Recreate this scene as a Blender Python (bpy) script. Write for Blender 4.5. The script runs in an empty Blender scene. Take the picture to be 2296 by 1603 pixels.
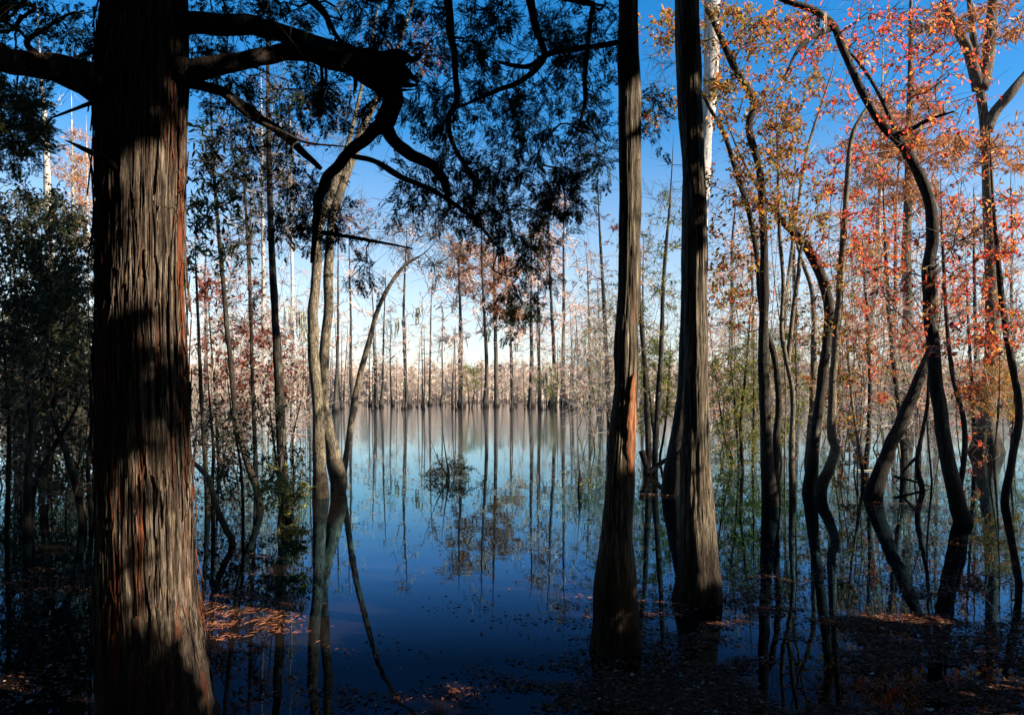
import bpy, math
import numpy as np
from mathutils import Vector

S = bpy.context.scene
C = S.collection
R = math.radians

# ------------------------------------------------------------------ camera
F, CX, HY, EYE = 1640.0, 1148.0, 890.0, 1.7      # focal length and principal point in 2296-wide pixels, eye height
cd = bpy.data.cameras.new("camera")
cam = bpy.data.objects.new("camera", cd)
C.objects.link(cam)
cam.location = (0, 0, EYE)
cam.rotation_euler = (R(90), 0, 0)
cd.sensor_width = 36
cd.lens = 36 * F / 2296
cd.shift_y = (HY - 801.5) / 2296
cd.clip_start = 0.05
cd.clip_end = 4000
S.camera = cam

# ------------------------------------------------------------------ sky, sun, exposure
SUN_AZ_VEC = Vector((0.94, -0.34, 0))
SUN_EL = R(33)
W = bpy.data.worlds.new("World")
S.world = W
W.use_nodes = True
wn = W.node_tree
bg = wn.nodes["Background"]
sky = wn.nodes.new("ShaderNodeTexSky")
sky.sky_type = 'NISHITA'
sky.sun_disc = False
sky.sun_elevation = SUN_EL
sky.sun_rotation = math.atan2(SUN_AZ_VEC.x, SUN_AZ_VEC.y)
sky.altitude = 0
sky.air_density = 1.0
sky.dust_density = 0.2
sky.ozone_density = 2.0
hs = wn.nodes.new("ShaderNodeHueSaturation")
wt = wn.nodes.new("ShaderNodeTexCoord")
wsep = wn.nodes.new("ShaderNodeSeparateXYZ")
wmr = wn.nodes.new("ShaderNodeMapRange")
wmr.inputs["From Min"].default_value = 0.06
wmr.inputs["From Max"].default_value = 0.34
wmr.inputs["To Min"].default_value = 0.64
wmr.inputs["To Max"].default_value = 1.45
wn.links.new(wt.outputs["Generated"], wsep.inputs[0])
wn.links.new(wsep.outputs[2], wmr.inputs["Value"])
wn.links.new(wmr.outputs[0], hs.inputs["Saturation"])
wmv = wn.nodes.new("ShaderNodeMapRange")
wmv.inputs["From Min"].default_value = 0.0
wmv.inputs["From Max"].default_value = 0.5
wmv.inputs["To Min"].default_value = 0.60
wmv.inputs["To Max"].default_value = 0.80
wn.links.new(wsep.outputs[2], wmv.inputs["Value"])
wn.links.new(wmv.outputs[0], hs.inputs["Value"])
wn.links.new(sky.outputs[0], hs.inputs["Color"])
wn.links.new(hs.outputs[0], bg.inputs[0])
bg.inputs[1].default_value = 0.086
sd = bpy.data.lights.new("sun", 'SUN')
sun = bpy.data.objects.new("sun", sd)
C.objects.link(sun)
sd.energy = 5.0
sd.angle = R(0.53)
sd.color = (1.0, 0.90, 0.74)
SUND = Vector((SUN_AZ_VEC.x * math.cos(SUN_EL), SUN_AZ_VEC.y * math.cos(SUN_EL), math.sin(SUN_EL))).normalized()
sun.rotation_euler = SUND.to_track_quat('Z', 'Y').to_euler()
SV = np.array(SUND)
S.view_settings.view_transform = 'Standard'
S.view_settings.look = 'None'
S.view_settings.exposure = 1.75
S.view_settings.gamma = 1.0
S.cycles.max_bounces = 6
S.cycles.diffuse_bounces = 2
S.cycles.glossy_bounces = 3
S.cycles.transmission_bounces = 3
S.cycles.transparent_max_bounces = 4


# ------------------------------------------------------------------ helpers: coordinates
def wp(px, py, d):
    """point seen at (px, py) standing d metres out"""
    return np.array([(px - CX) / F * d, d, EYE - (py - HY) / F * d])


def dist_of(yb):
    """distance of a thing whose foot meets the water at row yb"""
    return EYE * F / (yb - HY)


# ------------------------------------------------------------------ helpers: meshes
class Buf:
    def __init__(s):
        s.v = []; s.f = {3: [], 4: []}; s.m = {3: [], 4: []}; s.n = 0; s.slot = 0

    def add(s, v, q=None, t=None):
        v = np.asarray(v, dtype=np.float32).reshape(-1, 3)
        for k, f in ((4, q), (3, t)):
            if f is not None and len(f):
                s.f[k].append(np.asarray(f, dtype=np.int32) + s.n); s.m[k].append(np.full(len(f), s.slot, np.int32))
        s.v.append(v); s.n += len(v)

    def build(s, name, mat, parent=None, smooth=True):
        if not s.n: return None
        me = bpy.data.meshes.new(name)
        v = np.concatenate(s.v)
        q = np.concatenate(s.f[4]) if s.f[4] else np.zeros((0, 4), np.int32)
        t = np.concatenate(s.f[3]) if s.f[3] else np.zeros((0, 3), np.int32)
        me.vertices.add(len(v)); me.vertices.foreach_set("co", v.ravel())
        li = np.concatenate([q.ravel(), t.ravel()]).astype(np.int32)
        me.loops.add(len(li)); me.loops.foreach_set("vertex_index", li)
        ls = np.concatenate([np.arange(len(q)) * 4, len(q) * 4 + np.arange(len(t)) * 3]).astype(np.int32)
        me.polygons.add(len(ls)); me.polygons.foreach_set("loop_start", ls)
        me.polygons.foreach_set("use_smooth", np.full(len(ls), smooth))
        mats = mat if isinstance(mat, (list, tuple)) else [mat]
        if len(mats) > 1:
            me.polygons.foreach_set("material_index", np.concatenate(s.m[4] + s.m[3]))
        me.update(calc_edges=True)
        for x in mats: me.materials.append(x)
        o = bpy.data.objects.new(name, me)
        C.objects.link(o)
        if parent is not None: o.parent = parent
        return o


class Crown:
    """one mesh for a crown: its twigs in slot 0, its leaves in slot 1"""
    def __init__(s):
        s.b = Buf(); s.wood = Slot(s.b, 0); s.leaf = Slot(s.b, 1)

    def build(s, name, wood, leaf, parent):
        return s.b.build(name, [wood, leaf], parent, smooth=False)


class Slot:
    def __init__(s, b, k): s.b = b; s.k = k

    def add(s, *a, **k):
        s.b.slot = s.k; s.b.add(*a, **k)


def unit(v):
    return v / np.maximum(np.linalg.norm(v, axis=-1, keepdims=True), 1e-9)


def tag(o, label, cat, group=None, kind=None):
    if label: o["label"] = label
    if cat: o["category"] = cat
    if group: o["group"] = group
    if kind: o["kind"] = kind
    return o


def thing(name, label, cat, loc=(0, 0, 0), group=None):
    o = bpy.data.objects.new(name, None)
    o.empty_display_size = 0.2
    C.objects.link(o)
    o.location = loc
    return tag(o, label, cat, group)


def shift(parent, *objs):
    """children were modelled in world space: keep them there under a root standing at the thing's foot"""
    for o in objs:
        if o is not None:
            o.location = -np.array(parent.location)


class VN:
    """value noise, periodic in u"""
    def __init__(s, seed, nu, nv=64):
        s.g = np.random.default_rng(seed).random((nu, nv)); s.nu = nu; s.nv = nv

    def __call__(s, u, v):
        u = u % s.nu; v = v % s.nv
        i = np.floor(u).astype(int); j = np.floor(v).astype(int)
        a = u - i; b = v - j
        a = a * a * (3 - 2 * a); b = b * b * (3 - 2 * b)
        i1 = (i + 1) % s.nu; j1 = (j + 1) % s.nv
        i %= s.nu; j %= s.nv
        g = s.g
        return (g[i, j] * (1 - a) + g[i1, j] * a) * (1 - b) + (g[i, j1] * (1 - a) + g[i1, j1] * a) * b


def catmull(pts, n):
    pts = np.asarray(pts, float)
    seg = np.linalg.norm(np.diff(pts[:, :3], axis=0), axis=1)
    s = np.concatenate([[0], np.cumsum(seg)])
    P = np.vstack([2 * pts[0] - pts[1], pts, 2 * pts[-1] - pts[-2]])
    out = []
    for x in np.linspace(0, s[-1], n):
        k = min(max(int(np.searchsorted(s, x)) - 1, 0), len(seg) - 1)
        t = (x - s[k]) / max(seg[k], 1e-9)
        a, b, c, d = P[k], P[k + 1], P[k + 2], P[k + 3]
        out.append(0.5 * (2 * b + (c - a) * t + (2 * a - 5 * b + 4 * c - d) * t * t + (3 * b - a - 3 * c + d) * t ** 3))
    return np.array(out)


def frames(p):
    t = unit(np.gradient(p, axis=0))
    n = np.zeros_like(p)
    ref = np.array([1.0, 0, 0]) if abs(t[0, 0]) < 0.8 else np.array([0, 1.0, 0])
    cur = unit(ref - ref.dot(t[0]) * t[0])
    for i in range(len(p)):
        cur = cur - cur.dot(t[i]) * t[i]
        cur = cur / max(np.linalg.norm(cur), 1e-9)
        n[i] = cur
    return t, n, np.cross(t, n)


def tube(buf, pts, rad, segs=12, rings=None, bark=0.0, seed=0, strip=14, run=2.2, lump=0.06, flute=0.0, flute_h=0.0, cap=True, wob=0.0):
    """tapered limb with lumpy outline and ridged bark; pts from one end to the other"""
    pr = np.column_stack([pts, rad])
    if rings is None: rings = max(4, len(pts) * 3)
    pr = catmull(pr, rings)
    p, r = pr[:, :3], np.maximum(pr[:, 3], 1e-4)
    if wob:
        ss = np.linspace(0, len(p) * .13, len(p)); e = np.minimum(1, np.minimum(np.arange(len(p)), np.arange(len(p))[::-1]) / 4)
        for ax in (0, 1):
            p[:, ax] += wob * 2 * r * e * (VN(seed + 50 + ax, 64)(ss, 0 * ss) - .5)
    t, n, b = frames(p)
    th = np.linspace(0, 2 * math.pi, segs, endpoint=False)
    s = np.concatenate([[0], np.cumsum(np.linalg.norm(np.diff(p, axis=0), axis=1))])
    TH, SS = np.meshgrid(th, s)
    k = np.ones_like(TH)
    if lump:
        k += lump * 2 * (VN(seed + 1, 4)(TH / (2 * math.pi) * 4, SS * 1.7 / max(r.mean() * 8, 0.2)) - 0.5)
    if flute:
        w = np.clip((flute_h - p[:, 2]) / flute_h, 0, 1)[:, None] ** 1.5
        k += flute * w * (np.cos(TH * 5 + seed) * 0.6 + np.cos(TH * 8 + seed * 2.3) * 0.4)
    if bark:
        a1 = VN(seed + 2, strip, 97)(TH / (2 * math.pi) * strip + 1.6 * VN(seed + 3, 8)(TH / (2 * math.pi) * 8, SS * 1.3) + .5 * VN(seed + 6, 20)(TH / (2 * math.pi) * 20, SS * 5), SS * run)
        a2 = VN(seed + 4, strip * 3, 89)(TH / (2 * math.pi) * strip * 3, SS * run * 1.6)
        a3 = VN(seed + 5, strip * 7, 101)(TH / (2 * math.pi) * strip * 7, SS * run * 3)
        ridge = np.abs(2 * a1 - 1) ** 0.7 * 0.55 + np.abs(2 * a2 - 1) * 0.3 + a3 * 0.15
        k += bark / np.maximum(r, 1e-3)[:, None] * (ridge - 0.45)
    v = p[:, None, :] + (n[:, None, :] * np.cos(TH)[..., None] + b[:, None, :] * np.sin(TH)[..., None]) * (r[:, None] * k)[..., None]
    i = np.arange(rings - 1)[:, None] * segs
    j = np.arange(segs)[None, :]
    j1 = (j + 1) % segs
    q = np.stack([i + j, i + j1, i + segs + j1, i + segs + j], -1).reshape(-1, 4)
    v = v.reshape(-1, 3)
    tr = None
    if cap:
        v = np.vstack([v, p[-1] + t[-1] * r[-1] * 0.4, p[0] - t[0] * r[0] * 0.2])
        e = (rings - 1) * segs
        jj = np.arange(segs)
        tr = np.vstack([np.stack([e + jj, e + (jj + 1) % segs, np.full(segs, rings * segs)], 1),
                        np.stack([(jj + 1) % segs, jj, np.full(segs, rings * segs + 1)], 1)])
    buf.add(v, q, tr)
    return p, r


REF = unit(np.array([0.37, 0.81, 0.45]))


def prisms(buf, p0, p1, r0, r1, d0=None, d1=None, sides=4):
    if not len(p0): return
    e = unit(p1 - p0)
    d0 = e if d0 is None else d0
    d1 = e if d1 is None else d1
    out = []
    th = np.arange(sides) * 2 * math.pi / sides
    for p, r, d in ((p0, r0, d0), (p1, r1, d1)):
        u = unit(np.cross(d, REF)); w = np.cross(d, u)
        out.append(p[:, None] + (u[:, None] * np.cos(th)[None, :, None] + w[:, None] * np.sin(th)[None, :, None]) * np.asarray(r)[:, None, None])
    v = np.concatenate(out, 1)
    m = len(p0)
    base = (np.arange(m) * 2 * sides)[:, None]
    j = np.arange(sides)[None]; j1 = (j + 1) % sides
    q = np.stack([base + j, base + j1, base + sides + j1, base + sides + j], -1).reshape(-1, 4)
    buf.add(v.reshape(-1, 3), q)


class Skel:
    """branch skeleton: trunk nodes carry their own radius, grown nodes get theirs from what they carry"""
    def __init__(s, rng):
        s.rng = rng; s.P = np.zeros((256, 3)); s.par = []; s.fix = []; s.n = 0

    def _add(s, p, par, fix):
        if s.n >= len(s.P): s.P = np.vstack([s.P, np.zeros_like(s.P)])
        s.P[s.n] = p; s.par.append(par); s.fix.append(fix); s.n += 1
        return s.n - 1

    def path(s, pts, rad, parent=-1):
        for p, r in zip(pts, rad): parent = s._add(p, parent, r)
        return parent

    def grow(s, targets, step=0.25, up=0.25, wig=0.06, above=0.5, zmin=-9, zmax=99, reach=9.0):
        rng = s.rng
        T = np.asarray(targets, float)
        if not len(T): return
        dd = np.array([np.linalg.norm(s.P[:s.n] - t, axis=1).min() for t in T])
        for t in T[np.argsort(dd)]:
            P = s.P[:s.n]
            m = np.linalg.norm(P - t, axis=1) + above * np.maximum(0, P[:, 2] - t[2]) + np.where((P[:, 2] < zmin) | (P[:, 2] > zmax), 50, 0)
            k = int(np.argmin(m)); p0 = P[k].copy()
            L = np.linalg.norm(t - p0)
            if L < 0.02 or L > reach: continue
            e = (t - p0) / L
            n = max(2, int(L / step) + 1)
            m0 = L * (e * 0.7 + np.array([0, 0, up]) + rng.normal(0, 0.25, 3))
            m1 = L * (e * 0.9 + rng.normal(0, 0.3, 3))
            par = k
            for u in np.linspace(0, 1, n + 1)[1:]:
                h = (2 * u ** 3 - 3 * u ** 2 + 1) * p0 + (u ** 3 - 2 * u ** 2 + u) * m0 + (-2 * u ** 3 + 3 * u ** 2) * t + (u ** 3 - u ** 2) * m1
                par = s._add(h + rng.normal(0, wig * min(step, L / n), 3) * (u < 1), par, -1.0)

    def finish(s, tip=0.003, power=0.5):
        n = s.n
        P = s.P[:n]; par = np.array(s.par); fix = np.array(s.fix)
        cnt = np.zeros(n); main = np.full(n, -1); best = np.zeros(n)
        for i in range(n - 1, -1, -1):
            if cnt[i] == 0: cnt[i] = 1
            p = par[i]
            if p >= 0:
                cnt[p] += cnt[i]
                if cnt[i] > best[p]: best[p] = cnt[i]; main[p] = i
        r = tip * cnt ** power
        for i in range(n):
            if fix[i] > 0: r[i] = fix[i]
            elif par[i] >= 0: r[i] = min(r[i], r[par[i]] * (0.75 if fix[par[i]] > 0 else 1.0))
        s.r = r; s.parr = par; s.fixr = fix; s.main = main
        tan = np.zeros((n, 3)); tan[:, 2] = 1
        ok = par >= 0
        tan[ok] = unit(P[ok] - P[par[ok]])
        mk = main >= 0
        t2 = tan.copy()
        t2[mk] = unit(tan[mk] + unit(P[main[mk]] - P[mk]))
        s.tan = t2; s.dir = tan
        return s

    def mesh(s, buf, thick=0.012):
        e = np.where((s.fixr < 0) & (s.parr >= 0))[0]
        if not len(e): return
        p = s.parr[e]
        follow = (s.main[p] == e) & (s.fixr[p] < 0)
        d0 = np.where(follow[:, None], s.tan[p], s.dir[e])
        r0 = np.where(follow, s.r[p], np.minimum(s.r[p], s.r[e] * 1.35))
        P = s.P[:s.n]
        for m, sides in ((s.r[e] >= thick, 7), (s.r[e] < thick, 4)):
            prisms(buf, P[p][m], P[e][m], r0[m], s.r[e][m], d0[m], s.tan[e][m], sides)


# leaf shapes: along +x, face up +z
LEAF = (np.array([[0, 0, 0], [.33, .24, .05], [.33, -.24, .05], [.72, .19, .03], [.72, -.19, .03], [1, 0, -.08], [.33, 0, 0], [.72, 0, -.02]]),
        [[6, 1, 3, 7], [2, 6, 7, 4]], [[0, 1, 6], [0, 6, 2], [7, 3, 5], [4, 7, 5]])
NARROW = (LEAF[0] * np.array([1, .55, 1]), LEAF[1], LEAF[2])
NEEDLE = (np.array([[0, 0, 0], [.5, .11, 0], [1, 0, -.05], [.5, -.11, 0]]), [[0, 3, 2, 1]], [])


def cedar_spray(seed):
    """flat scaly spray: an axis with side twigs that carry short blades"""
    g = np.random.default_rng(seed)
    V = []; Q = []

    def blade(a, b, w):
        a = np.array(a); b = np.array(b)
        d = b - a
        nrm = np.array([-d[1], d[0], 0]); nrm /= np.linalg.norm(nrm) + 1e-9
        k = len(V)
        m = a + d * 0.45
        V.extend([a - nrm * w * .5, m - nrm * w, b, m + nrm * w]); Q.append([k, k + 1, k + 2, k + 3])
    blade((0, 0, 0), (1, 0, -0.12), 0.02)
    for i, x in enumerate(np.linspace(0.12, 0.92, 9)):
        for sd_ in (1, -1):
            if g.random() < 0.12: continue
            L = (0.42 - 0.3 * x) * g.uniform(0.6, 1.15) + 0.08
            a = R(g.uniform(32, 55)) * sd_
            x0 = x + g.uniform(-.03, .03)
            tip = (x0 + L * math.cos(a), L * math.sin(a), -0.12 * x + g.normal(0, .03))
            st = (x0, 0, -.12 * x)
            blade(st, tip, 0.026)
            for u in (0.35, 0.6, 0.82):
                s0 = np.array(st) + (np.array(tip) - np.array(st)) * u
                for s2 in (1, -1):
                    if g.random() < 0.25: continue
                    a2 = a + R(g.uniform(25, 45)) * s2
                    l2 = L * (1 - u) * 0.6 + 0.05
                    blade(s0, s0 + np.array([l2 * math.cos(a2), l2 * math.sin(a2), g.normal(0, .015)]), 0.023)
    return np.array(V), Q, []


SPRAYS = [cedar_spray(i) for i in range(5)]


def place(buf, tpl, pos, d, nrm, size, wid=None):
    if not len(pos): return
    v, q, t = tpl
    x = unit(d); y = unit(np.cross(nrm, x)); z = np.cross(x, y)
    size = np.broadcast_to(size, (len(pos),))
    wid = np.ones(len(pos)) if wid is None else wid
    out = pos[:, None] + (v[None, :, 0, None] * x[:, None] + v[None, :, 1, None] * wid[:, None, None] * y[:, None] + v[None, :, 2, None] * z[:, None]) * size[:, None, None]
    m = len(v); o = (np.arange(len(pos)) * m)[:, None, None]
    buf.add(out.reshape(-1, 3), (o + np.array(q)[None]).reshape(-1, 4) if len(q) else None, (o + np.array(t)[None]).reshape(-1, 3) if len(t) else None)


NC, NE = 2.0, 2.2      # how many branch tips and leafy twigs per unit asked for


def foliate(sk, wood, leaf, tpl=LEAF, every=1.0, rmax=0.01, twig=(0.1, 0.25), per=5, size=(0.05, 0.08), droop=0.2, thin=0.0018, spread=0.7, keep=None, side=4):
    """short twigs on the outer branches with leaves set along them"""
    rng = sk.rng
    idx = np.where((sk.fixr < 0) & (sk.r <= rmax))[0]
    k = int(len(idx) * every * NE)
    every *= NE
    if k <= 0: return
    pick = rng.choice(idx, k, replace=every > 1)
    if keep is not None: pick = pick[keep(sk.P[pick])]
    p0 = sk.P[pick] + (sk.P[sk.parr[pick]] - sk.P[pick]) * rng.random((len(pick), 1))
    d = unit(sk.dir[pick] * 0.8 + rng.normal(0, 0.75, (len(pick), 3)) + np.array([0, 0, 0.1 - droop]))
    L = rng.uniform(*twig, len(pick))
    p1 = p0 + d * L[:, None]
    prisms(wood, p0, p1, np.full(len(p0), thin * 1.5), np.full(len(p0), thin * .6), sides=3)
    if leaf is None or per == 0: return
    u = (np.arange(per) + 1.0) / per
    u = np.clip(u[None] + rng.normal(0, .08, (len(p0), per)), 0.05, 1.0)
    pos = (p0[:, None] + (p1 - p0)[:, None] * u[..., None]).reshape(-1, 3)
    dd = np.repeat(d, per, 0)
    dd = unit(dd * (1 - spread) + rng.normal(0, spread, dd.shape) + np.array([0, 0, -droop]))
    nn = unit(rng.normal(0, 0.55, dd.shape) + np.array([0, 0, 0.8]))
    tp = tpl if isinstance(tpl, list) else [tpl]
    w = rng.integers(0, len(tp), len(pos))
    sz = rng.uniform(*size, len(pos))
    for i, t in enumerate(tp):
        m = w == i
        place(leaf, t, pos[m], dd[m], nn[m], sz[m], rng.uniform(.75, 1.2, m.sum()))


def cloud(rng, cx, cy, rx, ry, d, dz, n):
    """n points through the volume seen as the ellipse (cx, cy, rx, ry) around d metres out"""
    n = int(n * NC)
    a = rng.uniform(0, 2 * math.pi, n); q = np.sqrt(rng.random(n))
    x = cx + rx * q * np.cos(a); y = cy + ry * q * np.sin(a)
    D = d + rng.uniform(-dz, dz, n)
    return np.stack([(x - CX) / F * D, D, EYE - (y - HY) / F * D], 1)


def on_water(px, py):
    D = EYE * F / (py - HY)
    return np.stack([(px - CX) / F * D, D, np.full_like(D, 0.004)], 1)


DA = 3.6          # the big cedar's distance
# spots meant to catch sun: gaps are carved through the crowns along each ray
LIT = [(wp(350, 225, DA), .08), (wp(385, 300, DA), .12), (wp(330, 330, DA), .10), (wp(345, 450, DA), .22), (wp(290, 570, DA), .22), (wp(370, 570, DA), .24), (wp(330, 640, DA), .22), (wp(410, 660, DA), .16), (wp(260, 700, DA), .10),
       (wp(345, 1150, DA), .32), (wp(410, 1170, DA), .34), (wp(290, 1220, DA), .26), (wp(440, 1370, DA), .12), (wp(455, 1480, DA), .10),
       (wp(1418, 250, 4.9), .2), (wp(1418, 340, 4.9), .22), (wp(1418, 460, 4.9), .24), (wp(1418, 560, 4.9), .2), (wp(1415, 660, 4.9), .18), (wp(1408, 960, 4.9), .22), (wp(1404, 880, 4.9), .10),
       (wp(1575, 690, 6.1), .36), (wp(1575, 780, 6.1), .36), (wp(1580, 620, 6.1), .2), (wp(1582, 900, 6.1), .2), (wp(1582, 1000, 6.1), .2), (wp(1590, 1150, 6.1), .36), (wp(1590, 1220, 6.1), .16), (wp(1570, 1100, 6.1), .18),
       (wp(708, 560, 13), .4), (wp(702, 700, 13), .4), (wp(712, 900, 13), .4), (wp(720, 1060, 13), .4), (wp(760, 1070, 13), .3), (wp(850, 680, 13.5), .3), (wp(900, 600, 13.5), .3), (wp(735, 650, 13), .3), (wp(1692, 250, 12), .4), (wp(1700, 350, 12), .4), (wp(1895, 450, 12.7), .3), (wp(1960, 250, 10), .3), (wp(2080, 450, 10), .3),
       (on_water(np.array([530.]), np.array([1390.]))[0], .5)]


def lit_mask(p, pad=0.0):
    k = np.ones(len(p), bool)
    for c, rad in LIT:
        v = p - c
        s = v @ SV
        dd = np.linalg.norm(v - s[:, None] * SV, axis=1)
        k &= ~((dd < rad + pad) & (s > 0))
    return k


# ------------------------------------------------------------------ materials
def mat(name):
    m = bpy.data.materials.new(name); m.use_nodes = True
    nt = m.node_tree
    for n in list(nt.nodes): nt.nodes.remove(n)
    out = nt.nodes.new("ShaderNodeOutputMaterial")
    return m, nt, out


def N(nt, typ, **kw):
    n = nt.nodes.new(typ)
    for k, v in kw.items():
        if k in n.inputs: n.inputs[k].default_value = v
        else: setattr(n, k, v)
    return n


def ramp(nt, fac, stops, interp='LINEAR'):
    r = nt.nodes.new("ShaderNodeValToRGB")
    cr = r.color_ramp; cr.interpolation = interp
    while len(cr.elements) < len(stops): cr.elements.new(0.5)
    for e, (p, c) in zip(cr.elements, stops):
        e.position = p; e.color = (*c, 1)
    nt.links.new(fac, r.inputs[0])
    return r.outputs[0]


def bark_mat(name, stops, cross=26.0, along=1.3, bump=0.6, patch=None, rough=0.9, dist=0.01, foot_shade=0.4):
    m, nt, out = mat(name)
    tc = N(nt, "ShaderNodeTexCoord")
    mp = N(nt, "ShaderNodeMapping"); mp.inputs["Scale"].default_value = (cross, cross, along)
    nt.links.new(tc.outputs["Object"], mp.inputs[0])
    n1 = N(nt, "ShaderNodeTexNoise", Scale=1.0, Detail=5.0, Roughness=0.6, Distortion=0.4)
    nt.links.new(mp.outputs[0], n1.inputs["Vector"])
    mp2 = N(nt, "ShaderNodeMapping"); mp2.inputs["Scale"].default_value = (cross * 3.2, cross * 3.2, along * 3)
    nt.links.new(tc.outputs["Object"], mp2.inputs[0])
    n2 = N(nt, "ShaderNodeTexNoise", Scale=1.0, Detail=4.0, Roughness=0.65)
    nt.links.new(mp2.outputs[0], n2.inputs["Vector"])
    col = ramp(nt, n1.outputs["Fac"], stops)
    dk = ramp(nt, n2.outputs["Fac"], [(0.34, (0.12, 0.11, 0.10)), (0.50, (0.85, 0.85, 0.85)), (0.72, (1.35, 1.3, 1.25))])
    mx = N(nt, "ShaderNodeMix", data_type='RGBA', blend_type='MULTIPLY'); mx.inputs[0].default_value = 0.9
    nt.links.new(col, mx.inputs[6]); nt.links.new(dk, mx.inputs[7])
    c = mx.outputs[2]
    if patch:
        n3 = N(nt, "ShaderNodeTexNoise", Scale=patch[1], Detail=3.0, Roughness=0.6)
        mp3 = N(nt, "ShaderNodeMapping"); mp3.inputs["Scale"].default_value = (patch[2], patch[2], patch[3])
        nt.links.new(tc.outputs["Object"], mp3.inputs[0]); nt.links.new(mp3.outputs[0], n3.inputs["Vector"])
        f = ramp(nt, n3.outputs["Fac"], [(patch[4], (0, 0, 0)), (patch[4] + .08, (1, 1, 1))])
        m2 = N(nt, "ShaderNodeMix", data_type='RGBA', blend_type='MIX')
        nt.links.new(f, m2.inputs[0]); nt.links.new(c, m2.inputs[6]); m2.inputs[7].default_value = (*patch[0], 1)
        m3 = N(nt, "ShaderNodeMix", data_type='RGBA', blend_type='MULTIPLY'); m3.inputs[0].default_value = 0.8
        nt.links.new(m2.outputs[2], m3.inputs[6]); nt.links.new(dk, m3.inputs[7])
        c = m3.outputs[2]
    if foot_shade:                                         # foot darkened: shade painted into the bark colour
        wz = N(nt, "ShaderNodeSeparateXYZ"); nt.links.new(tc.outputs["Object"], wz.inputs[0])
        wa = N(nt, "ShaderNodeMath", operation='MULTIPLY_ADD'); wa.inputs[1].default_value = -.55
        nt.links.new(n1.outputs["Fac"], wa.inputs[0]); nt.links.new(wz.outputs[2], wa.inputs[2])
        wf_ = ramp(nt, wa.outputs[0], [(max(0, foot_shade - .35), (.22, .2, .18)), (foot_shade, (1, 1, 1))])
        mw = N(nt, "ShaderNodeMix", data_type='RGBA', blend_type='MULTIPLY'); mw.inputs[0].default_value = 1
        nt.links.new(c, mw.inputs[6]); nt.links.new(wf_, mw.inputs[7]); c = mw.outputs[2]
    b = N(nt, "ShaderNodeBsdfPrincipled", Roughness=rough)
    b.inputs["Specular IOR Level"].default_value = 0.2
    nt.links.new(c, b.inputs["Base Color"])
    ad = N(nt, "ShaderNodeMath", operation='ADD')
    nt.links.new(n1.outputs["Fac"], ad.inputs[0]); nt.links.new(n2.outputs["Fac"], ad.inputs[1])
    bp = N(nt, "ShaderNodeBump", Strength=bump, Distance=dist)
    nt.links.new(ad.outputs[0], bp.inputs["Height"]); nt.links.new(bp.outputs[0], b.inputs["Normal"])
    nt.links.new(b.outputs[0], out.inputs[0])
    return m


def leaf_mat(name, stops, trans=0.35, rough=0.5, spec=0.3):
    m, nt, out = mat(name)
    g = N(nt, "ShaderNodeNewGeometry")
    col = ramp(nt, g.outputs["Random Per Island"], stops)
    b = N(nt, "ShaderNodeBsdfPrincipled", Roughness=rough)
    b.inputs["Specular IOR Level"].default_value = spec
    nt.links.new(col, b.inputs["Base Color"])
    if trans:
        t = N(nt, "ShaderNodeBsdfTranslucent")
        nt.links.new(col, t.inputs[0])
        mx = N(nt, "ShaderNodeMixShader"); mx.inputs[0].default_value = trans
        nt.links.new(b.outputs[0], mx.inputs[1]); nt.links.new(t.outputs[0], mx.inputs[2])
        nt.links.new(mx.outputs[0], out.inputs[0])
    else:
        nt.links.new(b.outputs[0], out.inputs[0])
    return m


def plain(name, col, rough=0.85, var=0.35, scale=6.0):
    m, nt, out = mat(name)
    tc = N(nt, "ShaderNodeTexCoord")
    n = N(nt, "ShaderNodeTexNoise", Scale=scale, Detail=4.0)
    nt.links.new(tc.outputs["Object"], n.inputs["Vector"])
    c = ramp(nt, n.outputs["Fac"], [(0.3, tuple(x * (1 - var) for x in col)), (0.7, tuple(min(1, x * (1 + var)) for x in col))])
    b = N(nt, "ShaderNodeBsdfPrincipled", Roughness=rough)
    b.inputs["Specular IOR Level"].default_value = 0.2
    nt.links.new(c, b.inputs["Base Color"]); nt.links.new(b.outputs[0], out.inputs[0])
    return m


M = {}
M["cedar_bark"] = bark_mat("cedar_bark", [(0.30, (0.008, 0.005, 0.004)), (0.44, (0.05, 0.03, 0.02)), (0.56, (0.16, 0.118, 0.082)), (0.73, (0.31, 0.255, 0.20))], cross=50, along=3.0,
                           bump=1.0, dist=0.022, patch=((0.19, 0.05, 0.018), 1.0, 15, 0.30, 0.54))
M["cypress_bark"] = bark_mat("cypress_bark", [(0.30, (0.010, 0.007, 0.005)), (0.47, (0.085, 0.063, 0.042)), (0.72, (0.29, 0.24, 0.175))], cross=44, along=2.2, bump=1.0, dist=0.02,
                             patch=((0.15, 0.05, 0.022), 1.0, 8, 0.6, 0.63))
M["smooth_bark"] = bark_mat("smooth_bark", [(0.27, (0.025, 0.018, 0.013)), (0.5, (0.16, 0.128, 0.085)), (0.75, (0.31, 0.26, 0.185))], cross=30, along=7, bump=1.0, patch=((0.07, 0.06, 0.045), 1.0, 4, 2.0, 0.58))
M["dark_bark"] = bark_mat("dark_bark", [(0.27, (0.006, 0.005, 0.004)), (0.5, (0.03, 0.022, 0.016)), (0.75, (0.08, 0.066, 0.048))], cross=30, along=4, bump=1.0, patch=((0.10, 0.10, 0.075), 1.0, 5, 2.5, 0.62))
M["limb_bark"] = bark_mat("limb_bark", [(0.25, (0.01, 0.007, 0.006)), (0.5, (0.03, 0.021, 0.016)), (0.75, (0.07, 0.052, 0.04))], cross=30, along=6, bump=0.8)
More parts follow.
